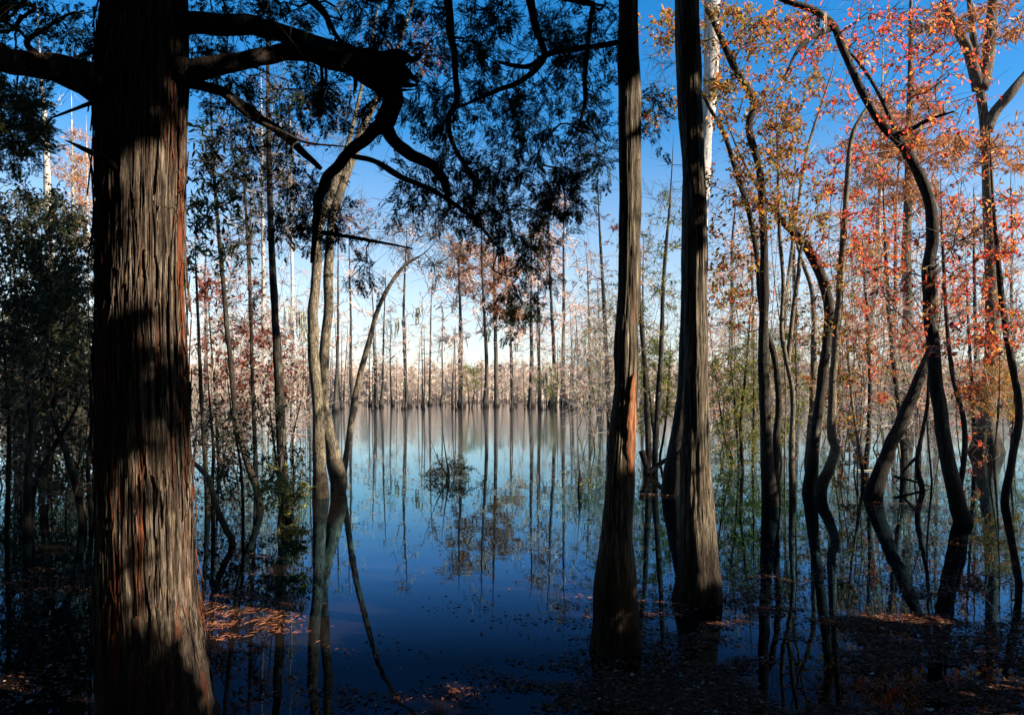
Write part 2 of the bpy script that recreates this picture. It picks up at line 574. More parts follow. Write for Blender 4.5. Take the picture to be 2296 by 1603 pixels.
M["pale_bark"] = bark_mat("pale_bark", [(0.25, (0.2, 0.17, 0.14)), (0.5, (0.42, 0.38, 0.33)), (0.75, (0.58, 0.54, 0.48))], cross=9, along=0.8, bump=0.5)
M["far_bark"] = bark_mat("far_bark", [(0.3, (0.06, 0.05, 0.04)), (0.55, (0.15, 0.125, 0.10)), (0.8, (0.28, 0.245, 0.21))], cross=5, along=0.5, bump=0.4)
M["twig"] = plain("twig", (0.10, 0.075, 0.055))
M["pale_twig"] = plain("pale_twig", (0.30, 0.25, 0.20))
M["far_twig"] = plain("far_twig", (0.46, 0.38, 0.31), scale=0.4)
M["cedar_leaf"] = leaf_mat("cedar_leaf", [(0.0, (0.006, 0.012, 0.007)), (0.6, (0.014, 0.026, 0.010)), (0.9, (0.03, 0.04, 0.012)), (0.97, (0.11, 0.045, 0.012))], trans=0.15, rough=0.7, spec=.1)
M["lit_cedar_leaf"] = leaf_mat("lit_cedar_leaf", [(0.0, (0.05, 0.08, 0.02)), (0.6, (0.11, 0.13, 0.03)), (0.95, (0.22, 0.14, 0.03))], trans=0.35)  # brighter copy of the cedar leaf, sunlight put into its colour
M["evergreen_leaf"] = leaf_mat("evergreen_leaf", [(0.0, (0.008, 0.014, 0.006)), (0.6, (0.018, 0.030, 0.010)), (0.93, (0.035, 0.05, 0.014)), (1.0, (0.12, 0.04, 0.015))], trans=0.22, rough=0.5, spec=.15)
M["willow_leaf"] = leaf_mat("willow_leaf", [(0.0, (0.04, 0.06, 0.015)), (0.45, (0.14, 0.17, 0.03)), (0.8, (0.28, 0.27, 0.04)), (1.0, (0.38, 0.22, 0.03))], trans=0.5)
M["gold_leaf"] = leaf_mat("gold_leaf", [(0.0, (0.12, 0.09, 0.02)), (0.3, (0.22, 0.18, 0.03)), (0.55, (0.42, 0.22, 0.035)), (0.75, (0.52, 0.16, 0.035)), (0.9, (0.5, 0.09, 0.035)), (1.0, (0.2, 0.07, 0.03))], trans=0.55)
M["red_leaf"] = leaf_mat("red_leaf", [(0.0, (0.16, 0.03, 0.02)), (0.2, (0.46, 0.045, 0.03)), (0.5, (0.72, 0.09, 0.042)), (0.76, (0.72, 0.20, 0.035)), (0.93, (0.5, 0.30, 0.05)), (1.0, (0.2, 0.16, 0.04))], trans=0.6)
M["maroon_leaf"] = leaf_mat("maroon_leaf", [(0.0, (0.09, 0.03, 0.025)), (0.5, (0.22, 0.045, 0.035)), (0.85, (0.32, 0.09, 0.03)), (1.0, (0.10, 0.09, 0.03))], trans=0.4)
M["rust_needle"] = leaf_mat("rust_needle", [(0.0, (0.26, 0.085, 0.03)), (0.5, (0.45, 0.16, 0.045)), (1.0, (0.55, 0.24, 0.07))], trans=0.4)
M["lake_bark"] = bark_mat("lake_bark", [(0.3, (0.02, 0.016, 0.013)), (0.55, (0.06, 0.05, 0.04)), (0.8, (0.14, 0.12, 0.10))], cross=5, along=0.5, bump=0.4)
M["lake_twig"] = plain("lake_twig", (0.42, 0.30, 0.24), scale=0.4)
M["lake_needle"] = leaf_mat("lake_needle", [(0.0, (0.36, 0.14, 0.09)), (0.6, (0.48, 0.20, 0.11)), (1.0, (0.42, 0.25, 0.16))], trans=.35)
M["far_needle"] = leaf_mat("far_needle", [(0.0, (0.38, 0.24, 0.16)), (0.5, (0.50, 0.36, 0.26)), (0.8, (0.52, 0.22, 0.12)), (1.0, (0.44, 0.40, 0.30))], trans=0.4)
M["moss"] = plain("moss", (0.24, 0.24, 0.19), scale=12)
M["float_leaf"] = leaf_mat("float_leaf", [(0.0, (0.03, 0.013, 0.009)), (0.45, (0.10, 0.036, 0.02)), (0.85, (0.18, 0.065, 0.032)), (0.96, (0.2, 0.11, 0.065)), (1.0, (0.4, 0.33, 0.26))], trans=0.0, rough=0.8, spec=.08)
M["needle_mat"] = leaf_mat("needle_mat", [(0.0, (0.09, 0.03, 0.015)), (0.5, (0.22, 0.065, 0.025)), (1.0, (0.34, 0.15, 0.06))], trans=0.1)
M["dead_wood"] = plain("dead_wood", (0.36, 0.31, 0.25), scale=20)

# ------------------------------------------------------------------ the setting: water, mud, far bank
m, nt, out = mat("water")
tc = N(nt, "ShaderNodeTexCoord")
b = N(nt, "ShaderNodeBsdfGlossy", Roughness=0.012)
mpw = N(nt, "ShaderNodeMapping"); mpw.inputs["Scale"].default_value = (0.9, 1.4, 1)
nt.links.new(tc.outputs["Object"], mpw.inputs[0])
nw = N(nt, "ShaderNodeTexNoise", Scale=1.4, Detail=2.0, Roughness=0.4)
nt.links.new(mpw.outputs[0], nw.inputs["Vector"])
bw = N(nt, "ShaderNodeBump", Strength=0.035, Distance=0.05)
nt.links.new(nw.outputs["Fac"], bw.inputs["Height"]); nt.links.new(bw.outputs[0], b.inputs["Normal"])
# still near the trees, breeze-ruffled out on the open lake
ws = N(nt, "ShaderNodeSeparateXYZ"); nt.links.new(tc.outputs["Object"], ws.inputs[0])
wr = N(nt, "ShaderNodeMapRange"); wr.interpolation_type = 'SMOOTHSTEP'
for k_, v_ in (("From Min", 12), ("From Max", 40), ("To Min", 0.012), ("To Max", 0.09)): wr.inputs[k_].default_value = v_
nt.links.new(ws.outputs[1], wr.inputs["Value"]); nt.links.new(wr.outputs[0], b.inputs["Roughness"])
wd = N(nt, "ShaderNodeBsdfDiffuse"); wd.inputs["Color"].default_value = (0.006, 0.004, 0.003, 1)
wf = N(nt, "ShaderNodeFresnel", IOR=1.8)
nt.links.new(ramp(nt, wf.outputs[0], [(0.22, (0.08, 0.11, 0.16)), (0.34, (0.27, 0.62, 1.0)), (0.50, (0.42, 0.82, 1.0)), (0.68, (0.68, 0.89, 1.0)), (0.87, (1, 1, 1))]), b.inputs["Color"])
wm = N(nt, "ShaderNodeMixShader")
nt.links.new(wf.outputs[0], wm.inputs[0]); nt.links.new(wd.outputs[0], wm.inputs[1]); nt.links.new(b.outputs[0], wm.inputs[2])
nt.links.new(wm.outputs[0], out.inputs[0])
M["water"] = m
M["mud"] = plain("mud", (0.05, 0.035, 0.025), scale=2)
M["bank"] = plain("bank", (0.16, 0.12, 0.085), scale=0.3)

bu = Buf()
bu.add([[-700, -2, 0], [700, -2, 0], [700, 900, 0], [-700, 900, 0]], [[0, 1, 2, 3]])
tag(bu.build("water", M["water"]), None, None, kind="structure")

# mud floor: under the water, rising into the bank behind the camera and the low far bank
g = np.random.default_rng(5)
xs = np.concatenate([np.linspace(-700, -30, 18), np.linspace(-28, 28, 40), np.linspace(30, 700, 18)])
ys = np.concatenate([np.linspace(-60, -4, 10), np.linspace(-3, 12, 24), np.linspace(20, 190, 20), np.linspace(200, 1500, 16)])
X, Y = np.meshgrid(xs, ys)
nz = VN(8, 64, 64)
Z = np.where(Y < 3, -0.28 + 0.13 * np.clip(2.2 - Y, 0, 12), -0.32 - 0.03 * np.clip(Y - 3, 0, 20)) + 0.14 * (nz(X * .9 + 30, Y * .9) - 0.5)
Z = np.where(Y > 195, 0.25 + 0.01 * np.clip(Y - 195, 0, 60) + 0.6 * (nz(X * .05, Y * .05) - .3), Z)
nx, ny = len(xs), len(ys)
i = np.arange(ny - 1)[:, None] * nx; j = np.arange(nx - 1)[None]
bu = Buf(); bu.add(np.stack([X, Y, Z], -1).reshape(-1, 3), np.stack([i + j, i + j + 1, i + nx + j + 1, i + nx + j], -1).reshape(-1, 4))
tag(bu.build("ground", M["mud"]), None, None, kind="structure")


# ------------------------------------------------------------------ tree builders
def trunk_from_pixels(pts, d, dtop=0.0, foot=True, top_z=None, taper=True):
    """pts: (px, py, width_px) from the top down to the waterline; returns world path from foot to top and radii"""
    P = []; r = []
    n = len(pts)
    for k, (px, py, w) in enumerate(pts):
        D = d + dtop * (1 - k / (n - 1)) if n > 1 else d
        P.append(wp(px, py, D)); r.append(w / (2.08 if w > 48 or D < 7 else 2.3) / F * D / math.hypot(1, (px - CX) / F))
    P = P[::-1]; r = r[::-1]
    if foot:
        e = P[0].copy(); e[2] = -0.5
        P = [e] + P; r = [r[0] * 1.06] + r
    if top_z is None and pts[0][1] > 5 and taper:
        q = P[-1].copy(); e = unit(P[-1] - P[-2]); ln = max(0.5, r[-1] * 40)
        for k in range(1, 4):
            P.append(q + (e + np.array([0, 0, .5 * k / 3])) * ln * k / 3); r.append(r[-1] * (.62 if k < 3 else .2))
    if top_z is not None and top_z > P[-1][2]:
        dirv = unit(P[-1] - P[-2]); dirv = unit(dirv + np.array([0, 0, 0.5]))
        rem = top_z - P[-1][2]
        q = P[-1].copy(); rr = r[-1]
        for k in range(1, 4):
            P.append(q + dirv * rem * k / 3 / max(dirv[2], .3)); r.append(rr * (1 - 0.8 * k / 3))
    return np.array(P), np.array(r)


def make_tree(name, label, cat, pts, yb=None, d=None, dtop=0.0, top_z=None, bark="dark_bark", segs=14, bark_amp=0.004, clouds=(), leaf="red_leaf", tpl=LEAF, size=(0.05, 0.08), seed=1,
              every=1.0, per=5, twig=(0.1, 0.25), rmax=0.01, tip=0.003, step=0.25, droop=0.2, taper=True, extra=(), bare=(), flute=0.0, flute_h=0.6, group=None, up=0.25, above=0.5, rings=None, strip=14,
              bare_twig=1.7, wood="twig", power=0.5, zmin=-9, keep=None, spread=0.7, run=2.2):
    rng = np.random.default_rng(seed)
    d = d or dist_of(yb)
    P, r = trunk_from_pixels(pts, d, dtop, top_z=top_z, taper=taper)
    root = thing(name, label, cat, (P[0][0], P[0][1], 0), group)
    tb = Buf()
    p, rr = tube(tb, P, r, segs=segs, rings=rings or max(30, int(len(P) * 9)), bark=bark_amp, seed=seed, flute=flute, flute_h=flute_h, strip=strip, run=run, lump=.12, wob=.13 if segs < 40 else 0)
    kids = [tb.build("trunk", M[bark], root)]
    sk = Skel(rng)
    n = max(12, len(P) * 3)
    pr = catmull(np.column_stack([P, r]), n)
    sk.path(pr[:, :3], pr[:, 3])
    for lp, lr in extra:                                    # forks and limbs drawn as their own parts
        lp = np.array(lp); lr = np.array(lr)
        lb = Buf(); tube(lb, lp, lr, segs=max(8, segs - 4), rings=len(lp) * 7, bark=bark_amp, seed=seed + 31, run=run)
        kids.append(lb.build("limb", M[bark], root))
        k = int(np.argmin(np.linalg.norm(sk.P[:sk.n] - lp[0], axis=1)))
        q = catmull(np.column_stack([lp, lr]), len(lp) * 4)
        sk.path(q[1:, :3], q[1:, 3], k)
    cr = Crown(); wood_b, leaf_b = cr.wood, cr.leaf
    T = [cloud(rng, cx, cy, rx, ry, dd or d, dz, k) for cx, cy, rx, ry, dd, dz, k in clouds]
    T += [cloud(rng, cx, cy, rx, ry, dd or d, dz, k) for cx, cy, rx, ry, dd, dz, k in bare]
    if T:
        T = np.concatenate(T)
        if keep is not None: T = T[keep(T)]
        sk.grow(T, step=step, up=up, above=above, zmin=zmin)
    sk.finish(tip=tip, power=power)
    sk.mesh(wood_b)
    th = max(.0018, .00022 * d)
    if clouds:
        foliate(sk, wood_b, leaf_b, tpl, every=every, rmax=rmax, twig=twig, per=per, size=size, droop=droop, keep=keep, spread=spread, thin=th)
        foliate(sk, wood_b, None, every=.3, rmax=rmax, twig=(twig[0] * 1.5, twig[1] * 2), droop=droop, thin=th)
    if bare:
        foliate(sk, wood_b, None, every=bare_twig * 1.0, rmax=rmax, twig=(twig[0] * 1.5, twig[1] * 2), droop=droop, thin=th)
    if cr.b.n: kids.append(cr.build("crown", M[wood], M[leaf], root))
    shift(root, *kids)
    return root


# ------------------------------------------------------------------ 1. the big cedar at the left
rng = np.random.default_rng(11)
cols = [(326, -420, 165), (326, -150, 185), (327, 0, 196), (322, 120, 208), (318, 250, 214), (316, 420, 209), (316, 600, 207), (319, 800, 211), (323, 1000, 219), (330, 1300, 232), (340, 1450, 256), (352, 1603, 285), (356, 1665, 320)]
P, r = trunk_from_pixels(cols, DA)
cedar = thing("cedar_tree", "massive reddish cedar with shredding bark filling the left foreground", "tree", (P[0][0], P[0][1], 0))
tb = Buf()
tube(tb, P, r, segs=220, rings=520, bark=0.032, seed=21, strip=64, run=1.3, lump=0.03, flute=0.035, flute_h=1.2)
# shreds of bark that stand off the trunk
for k in range(320):
    a = rng.uniform(-2.9, 0.5); z0 = rng.uniform(0.25, 3.5); L = rng.uniform(0.15, 0.7)
    zz = np.linspace(z0, z0 + L, 7)
    cxx = np.interp(zz, P[:, 2], P[:, 0]); cyy = np.interp(zz, P[:, 2], P[:, 1]); rad = np.interp(zz, P[:, 2], r)
    aa = a + np.cumsum(rng.normal(0, 0.018, 7))
    off = rad * 1.0 + 0.002 + rng.uniform(.002, .034) * np.linspace(0 if k % 2 else 1, 1 if k % 2 else 0, 7) ** 2
    w = rng.uniform(0.002, 0.0065) * np.array([.5, .9, 1, 1, .9, .7, .15])
    c = np.stack([cxx + off * np.cos(aa), cyy + off * np.sin(aa), zz], 1)
    s_ = np.stack([-np.sin(aa), np.cos(aa), 0 * aa], 1); o_ = np.stack([np.cos(aa), np.sin(aa), 0 * aa], 1)
    ring = np.stack([c - s_ * w[:, None], c + o_ * .003, c + s_ * w[:, None], c - o_ * .004], 1)
    i4 = np.arange(6)[:, None] * 4; j4 = np.arange(4)[None]; j5 = (j4 + 1) % 4
    tb.add(ring.reshape(-1, 3), np.stack([i4 + j4, i4 + j5, i4 + 4 + j5, i4 + 4 + j4], -1).reshape(-1, 4))
kids = [tb.build("trunk", M["cedar_bark"], cedar)]
sk = Skel(rng)
pr = catmull(np.column_stack([P, r]), 40)
sk.path(pr[:, :3], pr[:, 3])


def px_path(L):
    """(px, py, depth, width_px) -> points and radii"""
    return np.array([wp(a, b_, c) for a, b_, c, w in L]), np.array([w / 2 / F * c for a, b_, c, w in L])


limbs = [
    [(300, 245, 3.55, 90), (215, 190, 3.45, 72), (130, 158, 3.35, 60), (60, 140, 3.25, 57), (-10, 128, 3.15, 54), (-140, 60, 3.0, 44), (-300, -60, 2.9, 20)],
    [(380, 60, 3.6, 60), (440, 52, 3.6, 46), (540, 58, 3.65, 40), (620, 74, 3.7, 40), (700, 100, 3.8, 42), (770, 122, 3.85, 46), (850, 140, 3.9, 40), (905, 158, 3.95, 22), (935, 182, 4.0, 4)],
    [(380, 165, 3.6, 66), (440, 156, 3.55, 48), (520, 140, 3.55, 40), (600, 124, 3.6, 36), (680, 116, 3.7, 40), (760, 130, 3.8, 58), (820, 156, 3.85, 56), (868, 200, 3.9, 52), (878, 240, 3.95, 48), (858, 278, 4.0, 46)],
    [(862, 270, 4.0, 36), (815, 315, 4.0, 24), (775, 352, 4.05, 22), (735, 402, 4.1, 22), (712, 455, 4.1, 17), (708, 520, 4.15, 12), (700, 590, 4.2, 4)],
    [(858, 272, 4.0, 34), (880, 312, 4.05, 26), (920, 346, 4.1, 26), (968, 372, 4.2, 24), (995, 405, 4.25, 19), (1002, 430, 4.3, 13), (1010, 470, 4.3, 3)],
    [(400, 175, 3.6, 40), (445, 192, 3.6, 25), (500, 208, 3.65, 21), (560, 250, 3.7, 19), (620, 292, 3.75, 16), (670, 335, 3.8, 11), (720, 380, 3.8, 5)],
    [(790, 350, 4.05, 12), (840, 362, 4.1, 13), (900, 398, 4.15, 12), (980, 432, 4.25, 10), (1060, 490, 4.3, 8), (1120, 560, 4.4, 4)],
    [(840, 140, 3.9, 34), (890, 125, 3.95, 26), (925, 135, 4.0, 12), (945, 122, 4.02, 3)],
    [(360, -260, 3.6, 50), (520, -190, 3.7, 42), (760, -120, 4.0, 40), (1000, -70, 4.3, 32), (1180, -30, 4.6, 24), (1330, 10, 4.9, 12)],
    [(360, -130, 3.6, 40), (480, -60, 3.5, 28), (640, -30, 3.5, 24), (720, 20, 3.55, 18), (760, 90, 3.6, 10), (830, 150, 3.6, 4)],
    [(1000, -70, 4.3, 26), (1010, 60, 4.35, 17), (1020, 150, 4.4, 15), (1022, 230, 4.4, 13), (1005, 270, 4.4, 12), (1020, 330, 4.45, 10), (1055, 390, 4.5, 8), (1070, 430, 4.5, 3)],
    [(1180, -30, 4.6, 22), (1200, 60, 4.65, 15), (1220, 130, 4.7, 15), (1170, 180, 4.7, 12), (1100, 210, 4.6, 10), (1030, 240, 4.6, 5)],
    [(1330, 10, 4.9, 12), (1318, 100, 4.9, 11), (1310, 180, 4.9, 10), (1312, 240, 4.9, 8), (1290, 300, 4.9, 5), (1265, 340, 4.9, 3)],
    [(1390, 95, 5.0, 12), (1310, 108, 4.9, 13), (1240, 118, 4.8, 15), (1180, 150, 4.75, 11), (1120, 140, 4.7, 6)],
    [(500, 208, 3.65, 14), (560, 262, 3.6, 10), (640, 300, 3.6, 9), (690, 320, 3.6, 6), (780, 330, 3.6, 3)],
    [(262, 375, 3.42, 16), (225, 352, 3.36, 15), (185, 333, 3.3, 11), (148, 315, 3.25, 3)],
    [(230, 222, 3.5, 12), (180, 240, 3.45, 9), (118, 264, 3.4, 4)],
    [(230, 104, 3.5, 12), (190, 122, 3.45, 9), (145, 138, 3.4, 5)],
    [(130, 158, 3.35, 20), (60, 100, 3.3, 12), (110, 60, 3.25, 8), (160, 30, 3.2, 5), (190, 32, 3.2, 2)],
    [(720, 520, 4.15, 10), (790, 533, 4.2, 9), (860, 545, 4.2, 6), (925, 558, 4.25, 3)],
]
for k, L in enumerate(limbs):
    lp, lr = px_path(L)
    lb = Buf()
    tube(lb, lp, lr, segs=22 if L[0][3] > 30 else 12, rings=len(L) * 14, bark=0.020 if L[0][3] > 30 else 0.004, seed=100 + k, strip=14, run=3.5, lump=0.22, wob=.25)
    o = lb.build("limb", M["cedar_bark" if k in (0, 15) else "limb_bark"], cedar)
    if k == 15: o["label"] = "grey dead snapped-off limb stub"
    kids.append(o)
    q = catmull(np.column_stack([lp, lr]), len(L) * 4)
    j = int(np.argmin(np.linalg.norm(sk.P[:sk.n] - lp[0], axis=1)))
    sk.path(q[1:, :3], q[1:, 3], j)
# splintered ends of the torn limb
torn = kids[3]          # the limb that broke: its splinters are its own pieces
for (x0, y0, x1, y1, w) in [(850, 165, 938, 172, 16), (870, 180, 945, 192, 14), (860, 150, 930, 128, 14), (720, 135, 718, 235, 9), (728, 130, 726, 215, 7), (795, 165, 792, 210, 12), (640, 130, 690, 98, 9), (835, 195, 942, 200, 10)]:
    sb = Buf()
    tube(sb, np.array([wp(x0, y0, 3.86), wp((x0 + x1) / 2 + 4, (y0 + y1) / 2 + 5, 3.84), wp(x1, y1, 3.84)]), np.array([w, w * .8, 1]) / 2 / F * 3.86, segs=7, rings=14, lump=.3, seed=int(x0))
    sb.build("splinter", M["limb_bark"], torn)
cr, cr2 = Crown(), Crown(); wood_b, leaf_b, lit_b = cr.wood, cr.leaf, cr2.leaf
cl = [(560, 40, 130, 60, 3.9, .5, 26), (760, 30, 170, 60, 4.0, .6, 34), (980, 60, 170, 80, 4.3, .6, 46), (1160, 110, 160, 120, 4.6, .6, 70), (1290, 60, 110, 80, 4.9, .5, 34),
      (600, 210, 150, 70, 4.0, .5, 40), (560, 330, 110, 70, 3.9, .5, 22), (760, 230, 110, 60, 4.1, .4, 22), (960, 200, 110, 90, 4.3, .5, 40), (1090, 300, 150, 110, 4.6, .5, 66),
      (1230, 300, 110, 130, 4.9, .4, 54), (1140, 460, 130, 90, 4.8, .5, 56), (1265, 440, 65, 70, 4.9, .3, 34), (1175, 590, 75, 90, 5.0, .4, 34), (1155, 700, 45, 32, 5.0, .2, 14),
      (990, 410, 100, 60, 4.4, .3, 24), (650, 430, 70, 60, 4.1, .3, 22), (712, 500, 60, 60, 4.2, .3, 24), (800, 600, 30, 60, 4.2, .2, 8), (1335, 340, 45, 40, 4.9, .2, 10),
      (480, 120, 60, 60, 3.9, .3, 10), (1070, 420, 80, 60, 4.6, .3, 22), (1330, 180, 60, 130, 5.0, .3, 22), (930, 470, 60, 40, 4.4, .3, 10), (1440, 260, 60, 60, 5.4, .3, 10)]
sk.grow(np.concatenate([cloud(rng, *c) for c in cl]), step=0.14, up=-0.05, above=-0.25, wig=0.25)
n0 = sk.n
sk.grow(np.concatenate([cloud(rng, 60, 45, 100, 60, 3.4, .5, 26), cloud(rng, 180, 90, 50, 40, 3.6, .3, 10), cloud(rng, -20, 20, 60, 100, 3.4, .5, 16)]), step=0.14, up=0.1, above=0)
n1 = sk.n
sk.grow(cloud(rng, 20, 290, 90, 85, 3.9, .5, 46), step=0.12, up=0.1, above=0, reach=3)
# crown above the picture
hi = np.stack([rng.uniform(-4.5, 1.2, 260), rng.uniform(1.4, 6.0, 260), rng.uniform(4.4, 8.0, 260)], 1)
hi = hi[hi[:, 2] > 2.2 + hi[:, 1] * .56]
hi = hi[lit_mask(hi)]
sk.grow(hi, step=0.3)
sk.finish(tip=0.0016, power=0.5)
sk.mesh(wood_b)
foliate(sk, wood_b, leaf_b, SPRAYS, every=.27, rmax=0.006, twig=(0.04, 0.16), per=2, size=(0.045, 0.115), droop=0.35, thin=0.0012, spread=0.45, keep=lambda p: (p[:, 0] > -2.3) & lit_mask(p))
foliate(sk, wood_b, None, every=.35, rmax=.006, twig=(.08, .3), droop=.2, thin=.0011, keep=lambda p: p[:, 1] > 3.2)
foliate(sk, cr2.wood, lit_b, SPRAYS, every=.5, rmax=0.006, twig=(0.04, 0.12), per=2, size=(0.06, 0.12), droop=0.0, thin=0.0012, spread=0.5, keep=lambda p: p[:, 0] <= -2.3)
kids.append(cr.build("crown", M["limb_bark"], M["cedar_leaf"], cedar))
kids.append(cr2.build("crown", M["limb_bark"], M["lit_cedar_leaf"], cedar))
kids[-1]["label"] = "yellower foliage left of the trunk, coloured as if sunlit"
shift(cedar, *kids)

# ------------------------------------------------------------------ 2. two straight foreground cypresses
make_tree("cypress_tree", "slim straight cypress with a reddish bare scar, right of centre foreground", "tree",
          [(1409, 0, 45), (1411, 200, 50), (1412, 400, 50), (1412, 600, 51), (1405, 800, 54), (1396, 950, 58), (1388, 1100, 66), (1383, 1250, 84), (1380, 1350, 100), (1379, 1455, 118)], yb=1455, top_z=9,
          bark="cypress_bark", segs=140, rings=340, bark_amp=0.015, strip=26, run=2.0, seed=41, flute=0.10, flute_h=0.7,
          clouds=[(1412, -500, 500, 260, 4.9, 1.2, 110)], keep=lit_mask, leaf="cedar_leaf", tpl=SPRAYS, size=(0.16, 0.28), per=3, every=1.0, up=0.1, zmin=4.9)
make_tree("cypress_tree", "broader shaggy-barked cypress with flared foot, second foreground trunk right of centre", "tree",
          [(1540, 0, 56), (1552, 300, 56), (1558, 500, 56), (1558, 700, 57), (1559, 900, 59), (1559, 1050, 70), (1561, 1150, 84), (1564, 1250, 98), (1566, 1345, 112)], yb=1345, top_z=11,
          bark="cypress_bark", segs=140, rings=340, bark_amp=0.020, strip=26, run=1.8, seed=47, flute=0.10, flute_h=0.8,
          clouds=[(1560, -450, 500, 210, 6.6, 1.4, 150)], keep=lit_mask, leaf="cedar_leaf", tpl=SPRAYS, size=(0.16, 0.28), per=3, every=1.0, up=0.1, zmin=5.6)
make_tree("cypress_tree", "dark cypress with bulging buttress hidden behind the second foreground trunk", "tree",
          [(1545, 300, 28), (1540, 600, 30), (1535, 850, 34), (1528, 950, 44), (1520, 1040, 62), (1515, 1105, 72)], yb=1105, top_z=10, bark="dark_bark", segs=40, bark_amp=0.012, seed=53, flute=0.12, flute_h=1.0,
          bare=[(1500, 300, 90, 200, 13, .8, 14)], above=.3)
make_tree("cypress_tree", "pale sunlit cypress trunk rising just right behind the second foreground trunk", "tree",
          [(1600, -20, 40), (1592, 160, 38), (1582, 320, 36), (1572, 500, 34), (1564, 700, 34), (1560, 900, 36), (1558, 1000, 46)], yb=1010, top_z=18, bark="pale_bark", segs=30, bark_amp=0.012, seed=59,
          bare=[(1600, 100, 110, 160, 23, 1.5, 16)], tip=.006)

# the torn strip on the first trunk where bare red wood shows
scarred = [o for o in C.objects if o.name.startswith("cypress_tree")][0]
g = np.random.default_rng(5)
zz = np.linspace(1.12, 1.86, 26); na = 14
cxs = np.interp(-zz, [-1.9, -1.7, -1.45, -1.05], [.0, .0, .0, .0])
rows = [(800, 54, 1405), (950, 58, 1396), (1100, 66, 1388)]
zr = np.array([wp(0, a, 4.93)[2] for a, b_, c in rows])[::-1]
xr = np.array([wp(c, a, 4.93)[0] for a, b_, c in rows])[::-1]; rr = np.array([b_ / 2.08 / F * 4.93 for a, b_, c in rows])[::-1]
V = []
for z in zz:
    u = (z - zz[0]) / (zz[-1] - zz[0])
    half = math.sin(math.pi * min(max(u, .02), .98)) ** .5 * R(30) + g.normal(0, R(3))
    mid_a = R(-52) + .12 * math.sin(u * 5)
    for k in range(na):
        a = mid_a + half * (2 * k / (na - 1) - 1)
        e = 1 - abs(2 * k / (na - 1) - 1) ** 4
        rad = np.interp(z, zr, rr) * 1.0 + .001 + .012 * e + g.normal(0, .0012)
        V.append([np.interp(z, zr, xr) + rad * math.cos(a), 4.93 + rad * math.sin(a), z])
i = np.arange(25)[:, None] * na; j = np.arange(na - 1)[None]
sb = Buf(); sb.add(V, np.stack([i + j, i + j + 1, i + na + j + 1, i + na + j], -1).reshape(-1, 4))
o = sb.build("bark_scar", bark_mat("scar_wood", [(0.3, (0.06, 0.02, 0.01)), (0.5, (0.26, 0.095, 0.04)), (0.75, (0.40, 0.19, 0.09))], cross=40, along=3, bump=.8, foot_shade=0), scarred)
o["label"] = "bare reddish wood where bark is torn off"
shift(scarred, o)

# ------------------------------------------------------------------ 3. trees left of the open water
make_tree("tupelo_tree", "curved tan trunk of the twin pair, lit on its front", "tree",
          [(755, 400, 18), (712, 520, 26), (713, 580, 25), (704, 690, 28), (702, 780, 29), (710, 880, 28), (714, 980, 31), (718, 1060, 36), (720, 1118, 44)], yb=1115, top_z=None, bark="smooth_bark", segs=36, bark_amp=0.008, run=5, strip=16, seed=61,
          bare=[(640, 420, 60, 60, 12.3, .6, 8), (760, 300, 60, 80, 12.5, .6, 8)])
make_tree("tupelo_tree", "darker trunk of the twin pair leaning up right with bulging foot", "tree",
          [(850, 210, 16), (830, 250, 19), (790, 350, 24), (750, 470, 24), (736, 600, 24), (737, 690, 25), (728, 790, 28), (726, 880, 26), (733, 950, 29), (748, 1030, 40), (760, 1080, 46), (758, 1108, 42)], yb=1105, bark="smooth_bark", segs=36, bark_amp=0.008, run=5, strip=16, seed=67,
          clouds=[(720, 250, 90, 90, 13, .8, 10), (860, 120, 110, 80, 13, .9, 12), (830, 500, 70, 60, 13, .8, 8), (950, 100, 70, 70, 13, .8, 8)], leaf="maroon_leaf", every=.5, per=3, size=(.05, .09))
make_tree("leaning_sapling", "slender pale sapling leaning right from the foot of the twin trunks", "tree",
          [(945, 572, 4), (905, 598, 9), (868, 650, 11), (845, 700, 12), (826, 770, 14), (805, 850, 16), (790, 930, 16), (780, 1000, 16), (772, 1050, 17), (768, 1085, 18)], yb=1090, bark="smooth_bark", segs=14, bark_amp=0.002, seed=71,
          bare=[(1000, 560, 110, 50, 13.5, .8, 16), (950, 510, 60, 40, 13.5, .8, 8), (870, 560, 60, 50, 13.5, .6, 6)], clouds=[(1010, 600, 80, 40, 13.5, .6, 6), (800, 480, 60, 40, 13, .5, 5)], leaf="maroon_leaf", every=.25, per=2, zmin=2.5)
make_tree("tupelo_tree", "straight dark trunk standing left of the twin pair", "tree",
          [(600, 100, 8), (602, 290, 12), (606, 450, 16), (612, 600, 18), (618, 720, 20), (624, 850, 23), (628, 960, 25), (634, 1060, 28), (642, 1165, 36)], yb=1165, top_z=8, bark="dark_bark", segs=24, bark_amp=0.005, run=4, seed=73,
          bare=[(560, 350, 110, 180, 10.2, .8, 22), (640, 250, 60, 120, 10.2, .8, 10)], leaf="evergreen_leaf", clouds=[(640, 480, 60, 90, 10, .6, 8)], every=.4)
make_tree("sapling", "thin dark stem curving right at its foot beside the big cedar", "tree",
          [(474, 280, 6), (482, 420, 9), (494, 560, 11), (506, 700, 13), (518, 830, 14), (530, 940, 16), (552, 1030, 18), (576, 1100, 20), (585, 1140, 20)], yb=1140, top_z=6.5, bark="dark_bark", segs=14, bark_amp=0.003, seed=79,
          clouds=[(490, 380, 70, 90, 11, .6, 16), (560, 440, 60, 70, 11, .5, 12), (470, 560, 50, 60, 11, .5, 8), (540, 560, 40, 40, 11, .5, 6)], leaf="evergreen_leaf", size=(.08, .14), tpl=NARROW, per=6, every=.3, spread=.8)
